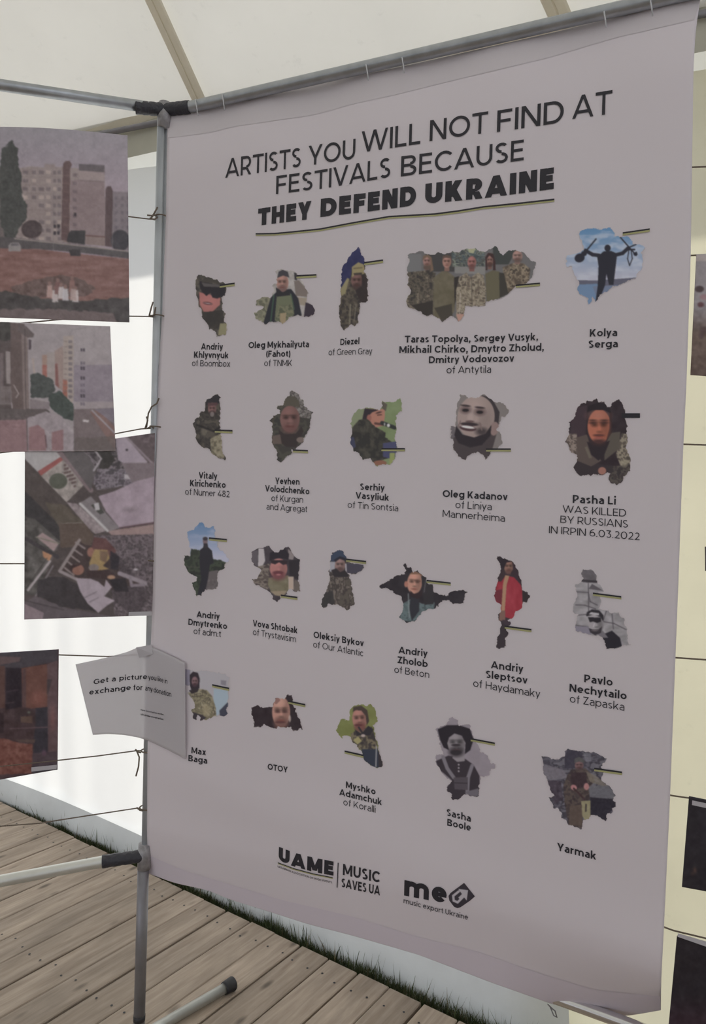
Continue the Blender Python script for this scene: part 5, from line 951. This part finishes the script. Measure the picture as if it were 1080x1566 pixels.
# 1 apartment block above an earth field
c1 = (0, 180, 4.895)
def f(p):
    t = np.clip((p.Y - 50) / 500, 0, 1)[:, None]; p.C = np.array([122, 116, 124.]) * (1 - t) + np.array([134, 118, 130.]) * t
    p.poly([(-900, 400), (150, 385), (150, 930), (-900, 900)], (96, 84, 84))
    p.poly([(100, 385), (235, 365), (335, 375), (335, 345), (412, 348), (412, 368), (470, 370), (590, 378), (785, 390), (785, 960), (100, 910)], (124, 108, 106))
    p.poly([(590, 345), (782, 355), (782, 410), (590, 395)], (84, 74, 78)); p.poly([(590, 395), (782, 412), (782, 475), (590, 465)], (130, 112, 112)); p.poly([(590, 465), (782, 478), (785, 960), (520, 940), (530, 470)], (118, 98, 100)); p.line([(590, 468), (782, 480)], 6, (100, 84, 86))
    p.poly([(472, 345), (490, 325), (520, 322), (540, 350), (525, 380), (518, 925), (458, 915)], (86, 62, 62))
    rs = np.random.RandomState(2)
    for y in range(395, 900, 62):
        for x, w_ in ((170, 40), (240, 30), (290, 40), (345, 34), (398, 22), (430, 28)):
            if rs.rand() < .8: p.poly([(x, y), (x + w_, y + 2), (x + w_, y + 30), (x, y + 28)], (92, 80, 84) if rs.rand() < .6 else (150, 132, 126), .75)
        p.poly([(545, y + 20), (575, y + 22), (575, y + 48), (545, y + 46)], (92, 76, 82), .7)
        p.line([(475, y + 35), (518, y + 38)], 6, (104, 76, 72), .7); p.line([(150, y + 45), (460, y + 52)], 3, (108, 94, 94), .6)
    for x in (400, 428): 
        for y in (800, 850): p.poly([(x, y), (x + 20, y), (x + 20, y + 26), (x, y + 26)], (52, 44, 50))
    p.poly([(552, 712), (572, 712), (572, 738), (552, 738)], (56, 46, 52))
    p.poly([(790, 540), (800, 515), (830, 512), (845, 550), (845, 970), (785, 960)], (78, 58, 60)); p.poly([(845, 552), (990, 560), (990, 1000), (840, 980)], (108, 96, 102))
    for y in range(590, 820, 55):
        for x in (860, 905, 945): p.poly([(x, y), (x + 20, y), (x + 20, y + 24), (x, y + 24)], (92, 82, 90), .8)
    p.poly([(10, 230), (50, 210), (60, 180), (95, 175), (110, 210), (135, 225), (140, 360), (160, 440), (165, 600), (200, 650), (195, 760), (150, 820), (110, 900), (40, 900), (5, 800), (-10, 500)], (60, 60, 58), 1, 10, 22); p.mott(p.cov([(0, 180), (200, 180), (200, 900), (0, 900)]), 9, 14)
    p.ell(238, 835, 78, 68, (66, 52, 54)); p.mott(p.ecov(238, 835, 78, 68), 10, 16); p.poly([(510, 870), (530, 845), (640, 845), (635, 950), (500, 930)], (50, 46, 48)); p.poly([(640, 880), (785, 890), (785, 960), (640, 945)], (120, 100, 96)); p.line([(640, 882), (785, 892)], 8, (92, 60, 58)); p.ell(900, 920, 70, 80, (52, 48, 54))
    p.poly([(-900, 880), (100, 895), (400, 930), (600, 950), (1000, 1010), (1000, 1060), (600, 1010), (300, 985), (-900, 960)], (72, 66, 68)); p.line([(110, 905), (480, 945), (960, 1000)], 9, (130, 116, 112))
    p.poly([(-900, 955), (300, 985), (500, 1010), (1000, 1060), (1000, 1380), (-900, 1400)], (116, 78, 72)); a = p.cov([(-900, 970), (300, 990), (1000, 1060), (1000, 1380), (-900, 1400)]); p.mott(a, 15, 90, 6, 22); p.line([(120, 940), (110, 960), (155, 950)], 3, (90, 80, 80)); p.poly([(62, 960), (80, 935), (140, 935), (158, 965), (155, 1000), (65, 1000)], (122, 114, 114)); p.poly([(85, 940), (135, 940), (145, 958), (78, 958)], (88, 82, 88)); p.poly([(515, 990), (600, 985), (605, 1035), (530, 1035)], (52, 46, 48))
    p.poly([(80, 1270), (250, 1215), (430, 1180), (600, 1200), (720, 1280), (640, 1340), (120, 1340)], (92, 70, 66), 1, 10, 30); a = p.cov([(80, 1270), (430, 1180), (720, 1280), (640, 1340), (120, 1340)]); p.mott(a, 18, 24); p.poly([(-900, 1290), (60, 1300), (300, 1350), (600, 1370), (1000, 1340), (1000, 1600), (-900, 1600)], (64, 58, 58), 1, 12, 40); a = p.cov([(-900, 1290), (1000, 1330), (1000, 1600), (-900, 1600)]); p.mott(a, 14, 40); p.poly([(-100, 1440), (300, 1430), (850, 1460), (900, 1560), (-100, 1510)], (110, 90, 90), .7, 16, 40)
    for x, y, cc in ((372, 1255, (158, 124, 118)), (412, 1290, (160, 148, 148)), (432, 1230, (110, 72, 70)), (458, 1265, (168, 158, 160)), (490, 1280, (166, 160, 166)), (540, 1215, (130, 90, 84)), (565, 1290, (170, 158, 158)), (548, 1280, (150, 126, 122))):
        p.poly([(x - 18, y), (x + 18, y), (x + 24, y + 90), (x - 24, y + 90)], cc, .9, 3); p.ell(x, y - 14, 13, 16, (120, 88, 82))
    p.line([(400, 560), (400, 990)], 4, (104, 96, 98), .7); p.line([(842, 700), (842, 1000)], 4, (122, 112, 114), .8)
photo('photograph', 'photograph of a pale apartment block and poplar above bare red earth', 'photograph', PG, [(-150, 196), (195, 207), (198, 493), (-150, 480)], f, LEF, .012, c1,
      curl=lambda u, v: (-7.5 * math.sin(math.pi * min(1, max(0, (u - .1) / .9))) * (1 - v) ** 3, .02 * (1 - v) ** 2 * math.sin(math.pi * u)))
# 2 view from a broken balcony
c2 = (0, 485, 5.684)
def f(p):
    p.C[:] = (136, 126, 130); p.mott(np.ones(len(p.X)), 4, 200)
    p.poly([(-900, 40), (100, 50), (100, 830), (-900, 830)], (78, 66, 66)); p.ell(40, 120, 80, 90, (62, 58, 56)); p.mott(p.ecov(20, 120, 120, 100), 14, 30); p.poly([(-900, 300), (30, 310), (30, 600), (-900, 600)], (98, 84, 86)); p.poly([(48, 295), (90, 300), (92, 580), (55, 580)], (128, 116, 116)); p.poly([(-900, 600), (100, 600), (100, 760), (-900, 760)], (104, 92, 92)); 
    for x in (52, 68, 84): p.line([(x, 650), (x, 740)], 5, (80, 68, 70))
    p.poly([(90, 50), (215, 60), (215, 820), (110, 800), (95, 600)], (90, 74, 72)); p.poly([(185, 120), (240, 150), (255, 820), (205, 825)], (112, 96, 94)); p.poly([(160, 60), (230, 80), (298, 150), (290, 175), (240, 180), (150, 120)], (88, 76, 76)); p.line([(120, 590), (162, 665), (140, 700)], 7, (150, 138, 136)); p.line([(215, 100), (225, 820)], 5, (66, 54, 54)); p.poly([(250, 190), (272, 200), (270, 280), (250, 285)], (70, 58, 66))
    p.line([(285, 360), (300, 500)], 16, (146, 130, 124)); p.poly([(365, 330), (408, 325), (410, 530), (368, 520)], (142, 112, 100)); p.poly([(368, 415), (408, 415), (410, 530), (370, 520)], (146, 84, 74)); p.poly([(410, 310), (475, 300), (480, 560), (410, 535)], (138, 126, 124)); p.poly([(475, 295), (545, 250), (600, 700), (480, 580)], (134, 112, 106)); p.poly([(478, 410), (500, 400), (512, 620), (482, 590)], (122, 74, 70)); p.poly([(550, 165), (640, 160), (640, 760), (548, 700)], (142, 128, 122)); p.poly([(548, 540), (585, 545), (585, 720), (545, 705)], (146, 84, 70))
    for y in range(200, 720, 48): p.poly([(595, y), (628, y), (628, y + 26), (595, y + 26)], (98, 88, 94), .8); p.line([(560, y + 10), (580, y + 10)], 10, (116, 98, 92), .7)
    p.poly([(640, 110), (965, 75), (995, 420), (640, 420)], (138, 128, 132)); p.poly([(640, 418), (995, 412), (1000, 740), (640, 740)], (122, 110, 122)); p.poly([(630, 735), (1000, 735), (1000, 800), (630, 800)], (138, 126, 130)); p.line([(600, 160), (630, 110), (760, 90)], 3, (104, 96, 102), .7)
    for y in (285, 400, 445, 530, 590, 640, 685, 755, 825):
        for x in (700, 722): p.poly([(x, y - 14), (x + 16, y - 14), (x + 16, y + 14), (x, y + 14)], (66, 58, 68) if y in (285, 445, 530, 685) else (102, 92, 104))
    p.poly([(265, 500), (330, 485), (460, 545), (480, 640), (420, 700), (265, 700)], (64, 68, 66), 1, 8, 24); p.poly([(420, 680), (520, 640), (640, 760), (640, 900), (540, 880), (430, 770)], (58, 66, 62), 1, 8, 24); p.mott(p.cov([(265, 490), (640, 640), (640, 900), (265, 700)]), 10, 18)
    p.poly([(640, 800), (1000, 790), (1005, 1160), (640, 1160)], (104, 90, 92)); p.poly([(780, 820), (860, 810), (1000, 960), (1003, 1160), (960, 1100)], (120, 86, 80), .8); p.poly([(820, 800), (1000, 790), (1000, 930)], (110, 100, 112)); p.line([(800, 810), (1000, 1010)], 14, (134, 124, 132)); p.poly([(720, 890), (775, 895), (770, 915), (720, 910)], (164, 156, 158)); p.poly([(640, 1050), (1000, 1040), (1005, 1170), (640, 1170)], (88, 78, 76), .7, 14, 40)
    p.poly([(-900, 790), (220, 800), (400, 790), (440, 830), (240, 880), (180, 900), (-900, 950)], (84, 74, 74), 1, 8, 20); p.poly([(260, 710), (430, 740), (430, 800), (260, 800)], (116, 104, 108)); p.poly([(-900, 920), (230, 890), (235, 1170), (-900, 1180)], (126, 94, 98)); p.mott(p.cov([(-900, 830), (230, 830), (230, 960), (-900, 980)]), 16, 24)
    p.poly([(240, 880), (400, 820), (520, 850), (600, 950), (645, 1060), (640, 1170), (240, 1170)], (134, 122, 128), 1, 10, 30); p.mott(p.cov([(240, 880), (400, 820), (640, 950), (640, 1170), (240, 1170)]), 14, 30); p.poly([(250, 960), (330, 935), (385, 980), (400, 1060), (400, 1160), (250, 1160)], (128, 92, 96)); p.poly([(450, 1000), (550, 975), (550, 1160), (450, 1160)], (126, 90, 94)); p.line([(232, 870), (240, 1160)], 7, (66, 52, 56)); p.line([(395, 1030), (405, 1130)], 12, (82, 56, 60), .8)
photo('photograph', 'photograph of apartment towers seen past a broken pink balcony wall', 'photograph', PG, [(-150, 486), (168.5, 499), (177, 690), (-150, 692)], f, LEF, .021, c2)
# 3 rubble seen from above with people
c3 = (0, 620, 4.32)
def f(p):
    p.C[:] = (72, 62, 62); p.mott(np.ones(len(p.X)), 8, 60)
    p.poly([(160, 290), (400, 290), (420, 340), (250, 440), (160, 350)], (146, 142, 144)); p.poly([(250, 435), (400, 340), (425, 360), (270, 465)], (142, 70, 68)); p.poly([(270, 465), (425, 355), (560, 520), (440, 640)], (132, 122, 118)); a = p.cov([(270, 465), (425, 355), (560, 520), (440, 640)]); p.mott(a, 28, 22); p.ell(385, 500, 60, 52, (70, 74, 62), .9)
    for i in range(5):
        for j in range(3): p.poly([(420 + i * 16, 390 + i * 22 + j * 26), (436 + i * 16, 384 + i * 22 + j * 26), (440 + i * 16, 398 + i * 22 + j * 26), (424 + i * 16, 404 + i * 22 + j * 26)], (92, 72, 72))
    p.line([(390, 300), (600, 560)], 34, (112, 94, 98)); p.poly([(400, 290), (540, 290), (640, 400), (600, 560), (480, 400)], (84, 78, 80)); a = p.cov([(530, 225), (760, 200), (790, 330), (900, 440), (700, 520), (620, 400)]); p.camo(a, [(52, 46, 50), (84, 76, 80), (120, 108, 116), (46, 42, 44)], 30, 6, 26); p.poly([(620, 260), (700, 250), (760, 360), (700, 440), (650, 420), (670, 350)], (52, 48, 46)); p.line([(600, 260), (668, 352), (620, 430)], 12, (142, 134, 140)); p.line([(540, 290), (640, 380)], 6, (112, 104, 110))
    p.poly([(760, 200), (820, 195), (990, 360), (905, 440), (780, 360)], (140, 126, 140)); p.poly([(820, 195), (1025, 195), (1025, 380), (980, 380)], (86, 72, 76)); a = p.cov([(860, 195), (1025, 195), (1025, 300)]); p.mott(a, 26, 20); p.line([(830, 205), (1010, 385)], 14, (122, 108, 116)); p.ell(838, 294, 8, 7, (50, 40, 46)); a = p.cov([(640, 420), (880, 420), (900, 520), (640, 560), (610, 500)], 8, 20); p.camo(a, [(88, 78, 88), (122, 112, 122), (60, 54, 60)], 22, 8, 16); p.poly([(820, 455), (875, 460), (870, 490), (820, 485)], (152, 144, 150)); p.poly([(800, 380), (1025, 380), (1025, 500), (880, 520)], (108, 94, 100))
    p.poly([(650, 600), (760, 565), (900, 500), (1022, 470), (1018, 775), (790, 810), (700, 700)], (142, 124, 138)); a = p.cov([(650, 600), (900, 500), (1022, 470), (1018, 775), (790, 810)]); p.mott(a, 12, 70, 9); p.ell(860, 690, 40, 20, (116, 100, 110), .7, soft=12); p.line([(790, 810), (1018, 775)], 10, (88, 62, 70)); p.poly([(710, 830), (1018, 785), (1018, 850), (740, 860)], (136, 110, 108))
    p.poly([(520, 650), (600, 600), (790, 810), (710, 835)], (112, 104, 108)); p.line([(530, 650), (710, 828)], 18, (158, 154, 156)); p.poly([(600, 660), (650, 640), (690, 710), (660, 720)], (62, 62, 58)); p.poly([(620, 650), (652, 640), (660, 690), (630, 695)], (156, 152, 156)); p.poly([(440, 640), (510, 650), (700, 830), (630, 850), (560, 790)], (128, 114, 118)); a = p.cov([(440, 640), (510, 650), (700, 830), (630, 850), (560, 790)]); p.mott(a, 26, 20)
    p.poly([(160, 360), (440, 645), (620, 850), (600, 900), (450, 860), (160, 620)], (72, 62, 60)); p.poly([(160, 560), (380, 780), (420, 900), (350, 880), (160, 720)], (52, 48, 50)); p.poly([(300, 640), (430, 660), (560, 780), (480, 860), (370, 780)], (84, 74, 62), .8, 10, 40); p.line([(400, 780), (540, 775)], 4, (126, 118, 112))
    p.poly([(390, 780), (560, 780), (620, 860), (600, 930), (400, 940)], (84, 68, 60)); p.poly([(160, 740), (230, 750), (400, 900), (340, 1000), (250, 1250), (160, 1250)], (74, 70, 68)); a = p.cov([(160, 740), (400, 900), (250, 1240), (160, 1240)]); p.mott(a, 30, 34); p.poly([(240, 870), (280, 840), (390, 910), (355, 965)], (140, 116, 118)); p.line([(240, 870), (390, 912)], 8, (110, 106, 92)); p.line([(170, 880), (380, 1000)], 26, (56, 50, 54)); p.poly([(280, 960), (345, 990), (325, 1030), (285, 1000)], (160, 108, 74)); p.line([(330, 1030), (185, 1220)], 16, (146, 136, 140)); p.line([(170, 1210), (310, 1010)], 5, (60, 54, 54)); p.line([(350, 1060), (235, 1260)], 10, (104, 96, 102))
    a = p.cov([(620, 860), (1018, 850), (1012, 1400), (760, 1400), (720, 1100)]); p.camo(a, [(70, 60, 64), (98, 86, 92), (112, 98, 106), (58, 50, 54), (84, 72, 78)], 22, 3); p.poly([(760, 960), (1000, 1250), (900, 1400), (760, 1300), (700, 1050)], (58, 48, 54), .6, 20, 60)
    p.poly([(230, 1260), (440, 1340), (780, 1400), (1010, 1370), (1010, 1420), (160, 1420), (160, 1300)], (84, 74, 80)); p.poly([(160, 1310), (290, 1370), (280, 1420), (160, 1420)], (122, 104, 112)); p.line([(170, 1290), (420, 1350)], 8, (64, 56, 60)); p.poly([(250, 1150), (400, 1130), (560, 1200), (640, 1360), (400, 1330), (250, 1260)], (50, 44, 48), .9, 10, 40)
    p.poly([(390, 1095), (520, 890), (560, 920), (470, 1120), (560, 1160), (740, 1220), (960, 1170), (850, 1120), (790, 1100), (770, 980), (640, 930), (560, 920), (470, 1100)], (62, 48, 48))
    for k in range(5): p.line([(500 + k * 4 - k * 22, 905 + k * 42), (560 - k * 18, 945 + k * 44)], 12, (118, 104, 104))
    p.line([(395, 1092), (525, 890)], 20, (124, 112, 112)); p.line([(395, 1095), (540, 1165)], 20, (130, 118, 122)); p.line([(790, 1110), (960, 1175)], 28, (128, 116, 126)); p.line([(860, 1140), (870, 1190), (950, 1185)], 20, (116, 104, 114))
    p.poly([(600, 960), (620, 870), (700, 880), (770, 960), (740, 1000), (640, 985)], (92, 56, 56)); p.ell(600, 970, 24, 32, (132, 84, 72)); p.poly([(625, 950), (710, 955), (725, 1010), (680, 1060), (720, 1080), (660, 1090), (590, 1090), (590, 1040)], (140, 112, 66)); p.poly([(660, 960), (720, 965), (700, 1040), (660, 1020)], (108, 82, 62)); p.poly([(730, 960), (790, 1000), (780, 1090), (730, 1080)], (42, 36, 44)); p.ell(620, 1072, 34, 24, (112, 100, 98))
    p.poly([(570, 1090), (720, 1090), (770, 1130), (700, 1150), (580, 1130)], (58, 40, 42)); p.ell(515, 1085, 40, 36, (130, 84, 70)); p.poly([(460, 1080), (480, 1050), (540, 1050), (520, 1060), (480, 1075), (475, 1110)], (60, 40, 42)); p.poly([(500, 1140), (600, 1145), (650, 1165), (690, 1200), (700, 1150), (740, 1200), (690, 1260), (760, 1290), (710, 1320), (650, 1370), (580, 1310), (530, 1230)], (144, 130, 142)); p.line([(560, 1270), (640, 1230)], 5, (104, 92, 104)); p.line([(590, 1300), (650, 1270)], 5, (104, 92, 104)); p.ell(735, 1135, 26, 14, (152, 112, 86)); p.poly([(720, 1150), (830, 1140), (850, 1230), (760, 1230)], (42, 36, 42)); p.ell(897, 1084, 15, 7, (158, 150, 158))
photo('photograph', 'photograph of rubble from above with people sitting beside a crib, overlapping the post', 'photograph', PG, [(38, 690), (237, 662), (234, 941), (37, 947.5)], f, LEF, .0175, c3,
      curl=lambda u, v: ((0 if u < .7 else 0) * (1 - v), .0), strip=[(197, 936), (233, 935), (233, 941.5), (196.5, 942)])
# the second photograph hangs in front of the third one's upper left corner
# 4 dim room, reddish
c4 = (0, 980, 6.81)
def f(p):
    p.C[:] = (58, 40, 44); p.mott(np.ones(len(p.X)), 6, 60); p.poly([(-900, 110), (600, 90), (600, 210), (220, 285), (-900, 300)], (56, 50, 58)); p.poly([(-900, 130), (220, 170), (200, 215), (-60, 260), (-900, 280)], (84, 64, 66)); p.poly([(-900, 280), (50, 260), (50, 700), (-900, 760)], (76, 48, 44)); p.poly([(60, 280), (225, 285), (225, 690), (60, 720)], (34, 24, 34))
    p.poly([(225, 285), (470, 245), (500, 240), (495, 690), (330, 705), (235, 690)], (92, 54, 46)); p.poly([(235, 300), (270, 290), (270, 700), (235, 690)], (74, 50, 52)); p.ell(400, 600, 70, 70, (116, 64, 56), .8, soft=40); p.poly([(490, 240), (600, 205), (600, 1230), (495, 1180)], (80, 58, 62)); p.ell(550, 800, 30, 120, (106, 66, 66), .8, soft=20); p.poly([(490, 400), (545, 400), (500, 560), (490, 560)], (58, 46, 50)); p.poly([(370, 700), (495, 690), (500, 1180), (350, 1180), (350, 1040), (370, 860)], (42, 38, 48))
    p.poly([(150, 700), (370, 720), (370, 850), (150, 860)], (52, 36, 40)); p.poly([(215, 790), (340, 780), (340, 860), (215, 850)], (78, 56, 48)); p.line([(110, 915), (490, 900)], 12, (80, 58, 66)); p.line([(70, 530), (190, 510)], 10, (58, 42, 54)); p.ell(300, 745, 16, 12, (72, 76, 66)); p.poly([(-900, 760), (40, 750), (40, 960), (-900, 960)], (42, 26, 32)); p.line([(60, 650), (150, 640)], 8, (60, 46, 52))
    p.poly([(-900, 1000), (60, 1020), (200, 1060), (340, 1080), (335, 1300), (330, 1380), (-900, 1420)], (100, 54, 46), 1, 8, 40); p.mott(p.cov([(-900, 1000), (60, 1020), (340, 1080), (330, 1380), (-900, 1420)]), 22, 30, 3); p.poly([(150, 1030), (370, 1025), (360, 1065), (200, 1050)], (72, 54, 50)); p.poly([(345, 1170), (600, 1150), (600, 1290), (330, 1310)], (62, 48, 56)); p.ell(460, 1165, 22, 30, (86, 54, 78), .7, soft=10); p.poly([(330, 1310), (600, 1290), (600, 1345), (330, 1380)], (48, 44, 52))
photo('photograph', 'dark reddish photograph of a dim room at the lower left', 'photograph', PG, [(-170, 1008), (90, 993), (88, 1177), (-170, 1222)], f, LEF, .006, c4, ref=.25, strip=[(48, 1173.5), (87, 1169.5), (86.5, 1176), (48, 1180)])

# right-hand photographs, behind the banner edge
RGP = None
rb_ = lambda *a: None
def f(p):
    p.C[:] = (122, 116, 122); p.mott(np.ones(len(p.X)), 8, 16); t = np.clip((p.Y - 470) / 40, 0, 1)[:, None]; p.C = p.C * (1 - t) + np.array([84, 66, 58.]) * t; p.mott((p.Y > 460).astype(float), 20, 7); p.poly([(1060, 390), (1400, 370), (1400, 382), (1060, 400)], (142, 132, 132))
    rs = np.random.RandomState(6)
    for k in range(46):
        x = 1062 + rs.rand() * 260; y = 436 + rs.rand() * 95; p.ell(x, y, 4 + rs.rand() * 3, 3 + rs.rand() * 3, [(96, 62, 62), (72, 52, 54), (136, 96, 104), (112, 80, 62)][k % 4], .85, soft=1.2)
    p.ell(1070, 442, 7, 5, (64, 48, 52)); p.ell(1072, 466, 5, 4, (88, 52, 58))
photo('photograph', 'photograph of dried reddish flowers under a grey sky right of the banner', 'photograph', None, [(1065, 389), (1290, 374), (1290, 590), (1056, 573.5)], f, BAN, -.022, step=1.3)
def f(p): p.C[:] = (30, 26, 34); p.ell(1063, 1331, 1.6, 4, (100, 64, 50)); p.ell(1059, 1336, 1.5, 2, (84, 52, 44)); p.mott(np.ones(len(p.X)), 4, 30)
photo('photograph', 'upper of two black photographs with a pale caption strip right of the banner', 'photograph', None, [(1054, 1217.5), (1290, 1265), (1280, 1400), (1043, 1356.5)], f, BAN, -.020, step=2, strip=[(1059, 1224), (1150, 1243), (1150, 1251), (1058.5, 1231)])
def f(p): p.C[:] = (28, 23, 31); a = (p.Y > 1520).astype(float); p.C = p.C + np.array([14, 2, 6.]) * (a * np.clip((p.Y - 1520) / 40, 0, 1))[:, None]; p.mott(a, 9, 6)
photo('photograph', 'large black photograph at the bottom right, clipped below a twine', 'photograph', None, [(1035.5, 1431), (1290, 1508), (1280, 1760), (1016, 1640)], f, BAN, -.020, step=2, strip=[(1037, 1427), (1150, 1460), (1150, 1472), (1036.5, 1432.5)])
def f(p): p.C[:] = (60, 52, 50); p.mott(np.ones(len(p.X)), 10, 12)
photo('photograph', 'narrow dark photograph edge at mid height on the far right border', 'photograph', None, [(1078, 836), (1290, 832), (1290, 886), (1078.5, 873)], f, BAN, -.020, step=2)

# ------------------------------------------------------------------ paper notice bent around the post
def note_surf(x, y, off=0.0):
    fx = 221.0; k = 1 / (1 + math.exp(-(x - fx) / 4.0))
    a = LEF.hit(x, y, .030 + off); b = BAN.hit(x, y, .022 + off)
    return a * (1 - k) + b * k
nt_top = [(115.5, 1016), (160, 1006.5), (195, 997), (212, 989.5), (228, 987.5), (245, 995), (270, 1007), (283, 1014)]
nt_bot = [(142, 1124), (165, 1122.5), (190, 1124), (212, 1128), (230, 1134), (255, 1146), (284, 1161)]
note = empty('paper_notice', tuple(note_surf(215, 1128))); tag(note, 'pale paper notice taped around the post over the lower left of the banner', 'notice')
def mk_note():
    T = even(nt_top, 70); Bm = even(nt_bot, 70); vs = []; fs = []; nv = 30
    for j in range(nv + 1):
        for i in range(71): p = T[i] * (1 - j / nv) + Bm[i] * (j / nv); vs.append(note_surf(*p))
    for j in range(nv):
        for i in range(70): a = j * 71 + i; fs.append((a, a + 71, a + 72, a + 1))
    m, nt, b, out = mat_base('notice_paper'); b.inputs['Base Color'].default_value = (.66, .63, .66, 1); b.inputs['Roughness'].default_value = .45
    tr = N(nt, 'ShaderNodeBsdfTransparent'); mx = N(nt, 'ShaderNodeMixShader'); mx.inputs[0].default_value = .30; nt.links.new(b.outputs[0], mx.inputs[1]); nt.links.new(tr.outputs[0], mx.inputs[2]); nt.links.new(mx.outputs[0], out.inputs[0])
    M['note'] = m; o = adopt(link_mesh('paper', vs, fs, m, None, True), note); md = o.modifiers.new('thickness', 'SOLIDIFY'); md.thickness = .0006
mk_note()
lettering('notice_lettering', [('Get', [(143, 1047), (166, 1043)], 8, .19), ('a', [(171, 1042.5), (177, 1041.5)], 8, .19), ('picture', [(182.5, 1041), (225, 1038.5)], 8, .19), ('you', [(227, 1039.5), (239, 1041)], 8, .15), ('like in', [(241, 1041.5), (256, 1046)], 7.6, .13),
    ('exchange', [(136.5, 1062.5), (168, 1058.5), (200, 1055)], 8, .19), ('for', [(204, 1055.5), (218, 1055.5)], 8.4, .19), ('any', [(222, 1056), (233, 1058)], 8.2, .15), ('donation', [(235, 1058.5), (262, 1066)], 8, .14)], note_surf, .0015, M['ink'], note)
lettering('notice_small_lettering', [('more information on the', [(215, 1086.5), (250, 1094)], 2.6, .2), ('ukrainian association', [(215, 1093.5), (250, 1101.5)], 2.8, .2)], note_surf, .0015, M['ink_grey'], note)
tv = [note_surf(x, y, .0012) for x, y in ((208, 990), (232, 986), (234, 1000), (213, 1006))]
adopt(link_mesh('tape_strip', tv, [(0, 1, 2, 3)], M['strip']), note)
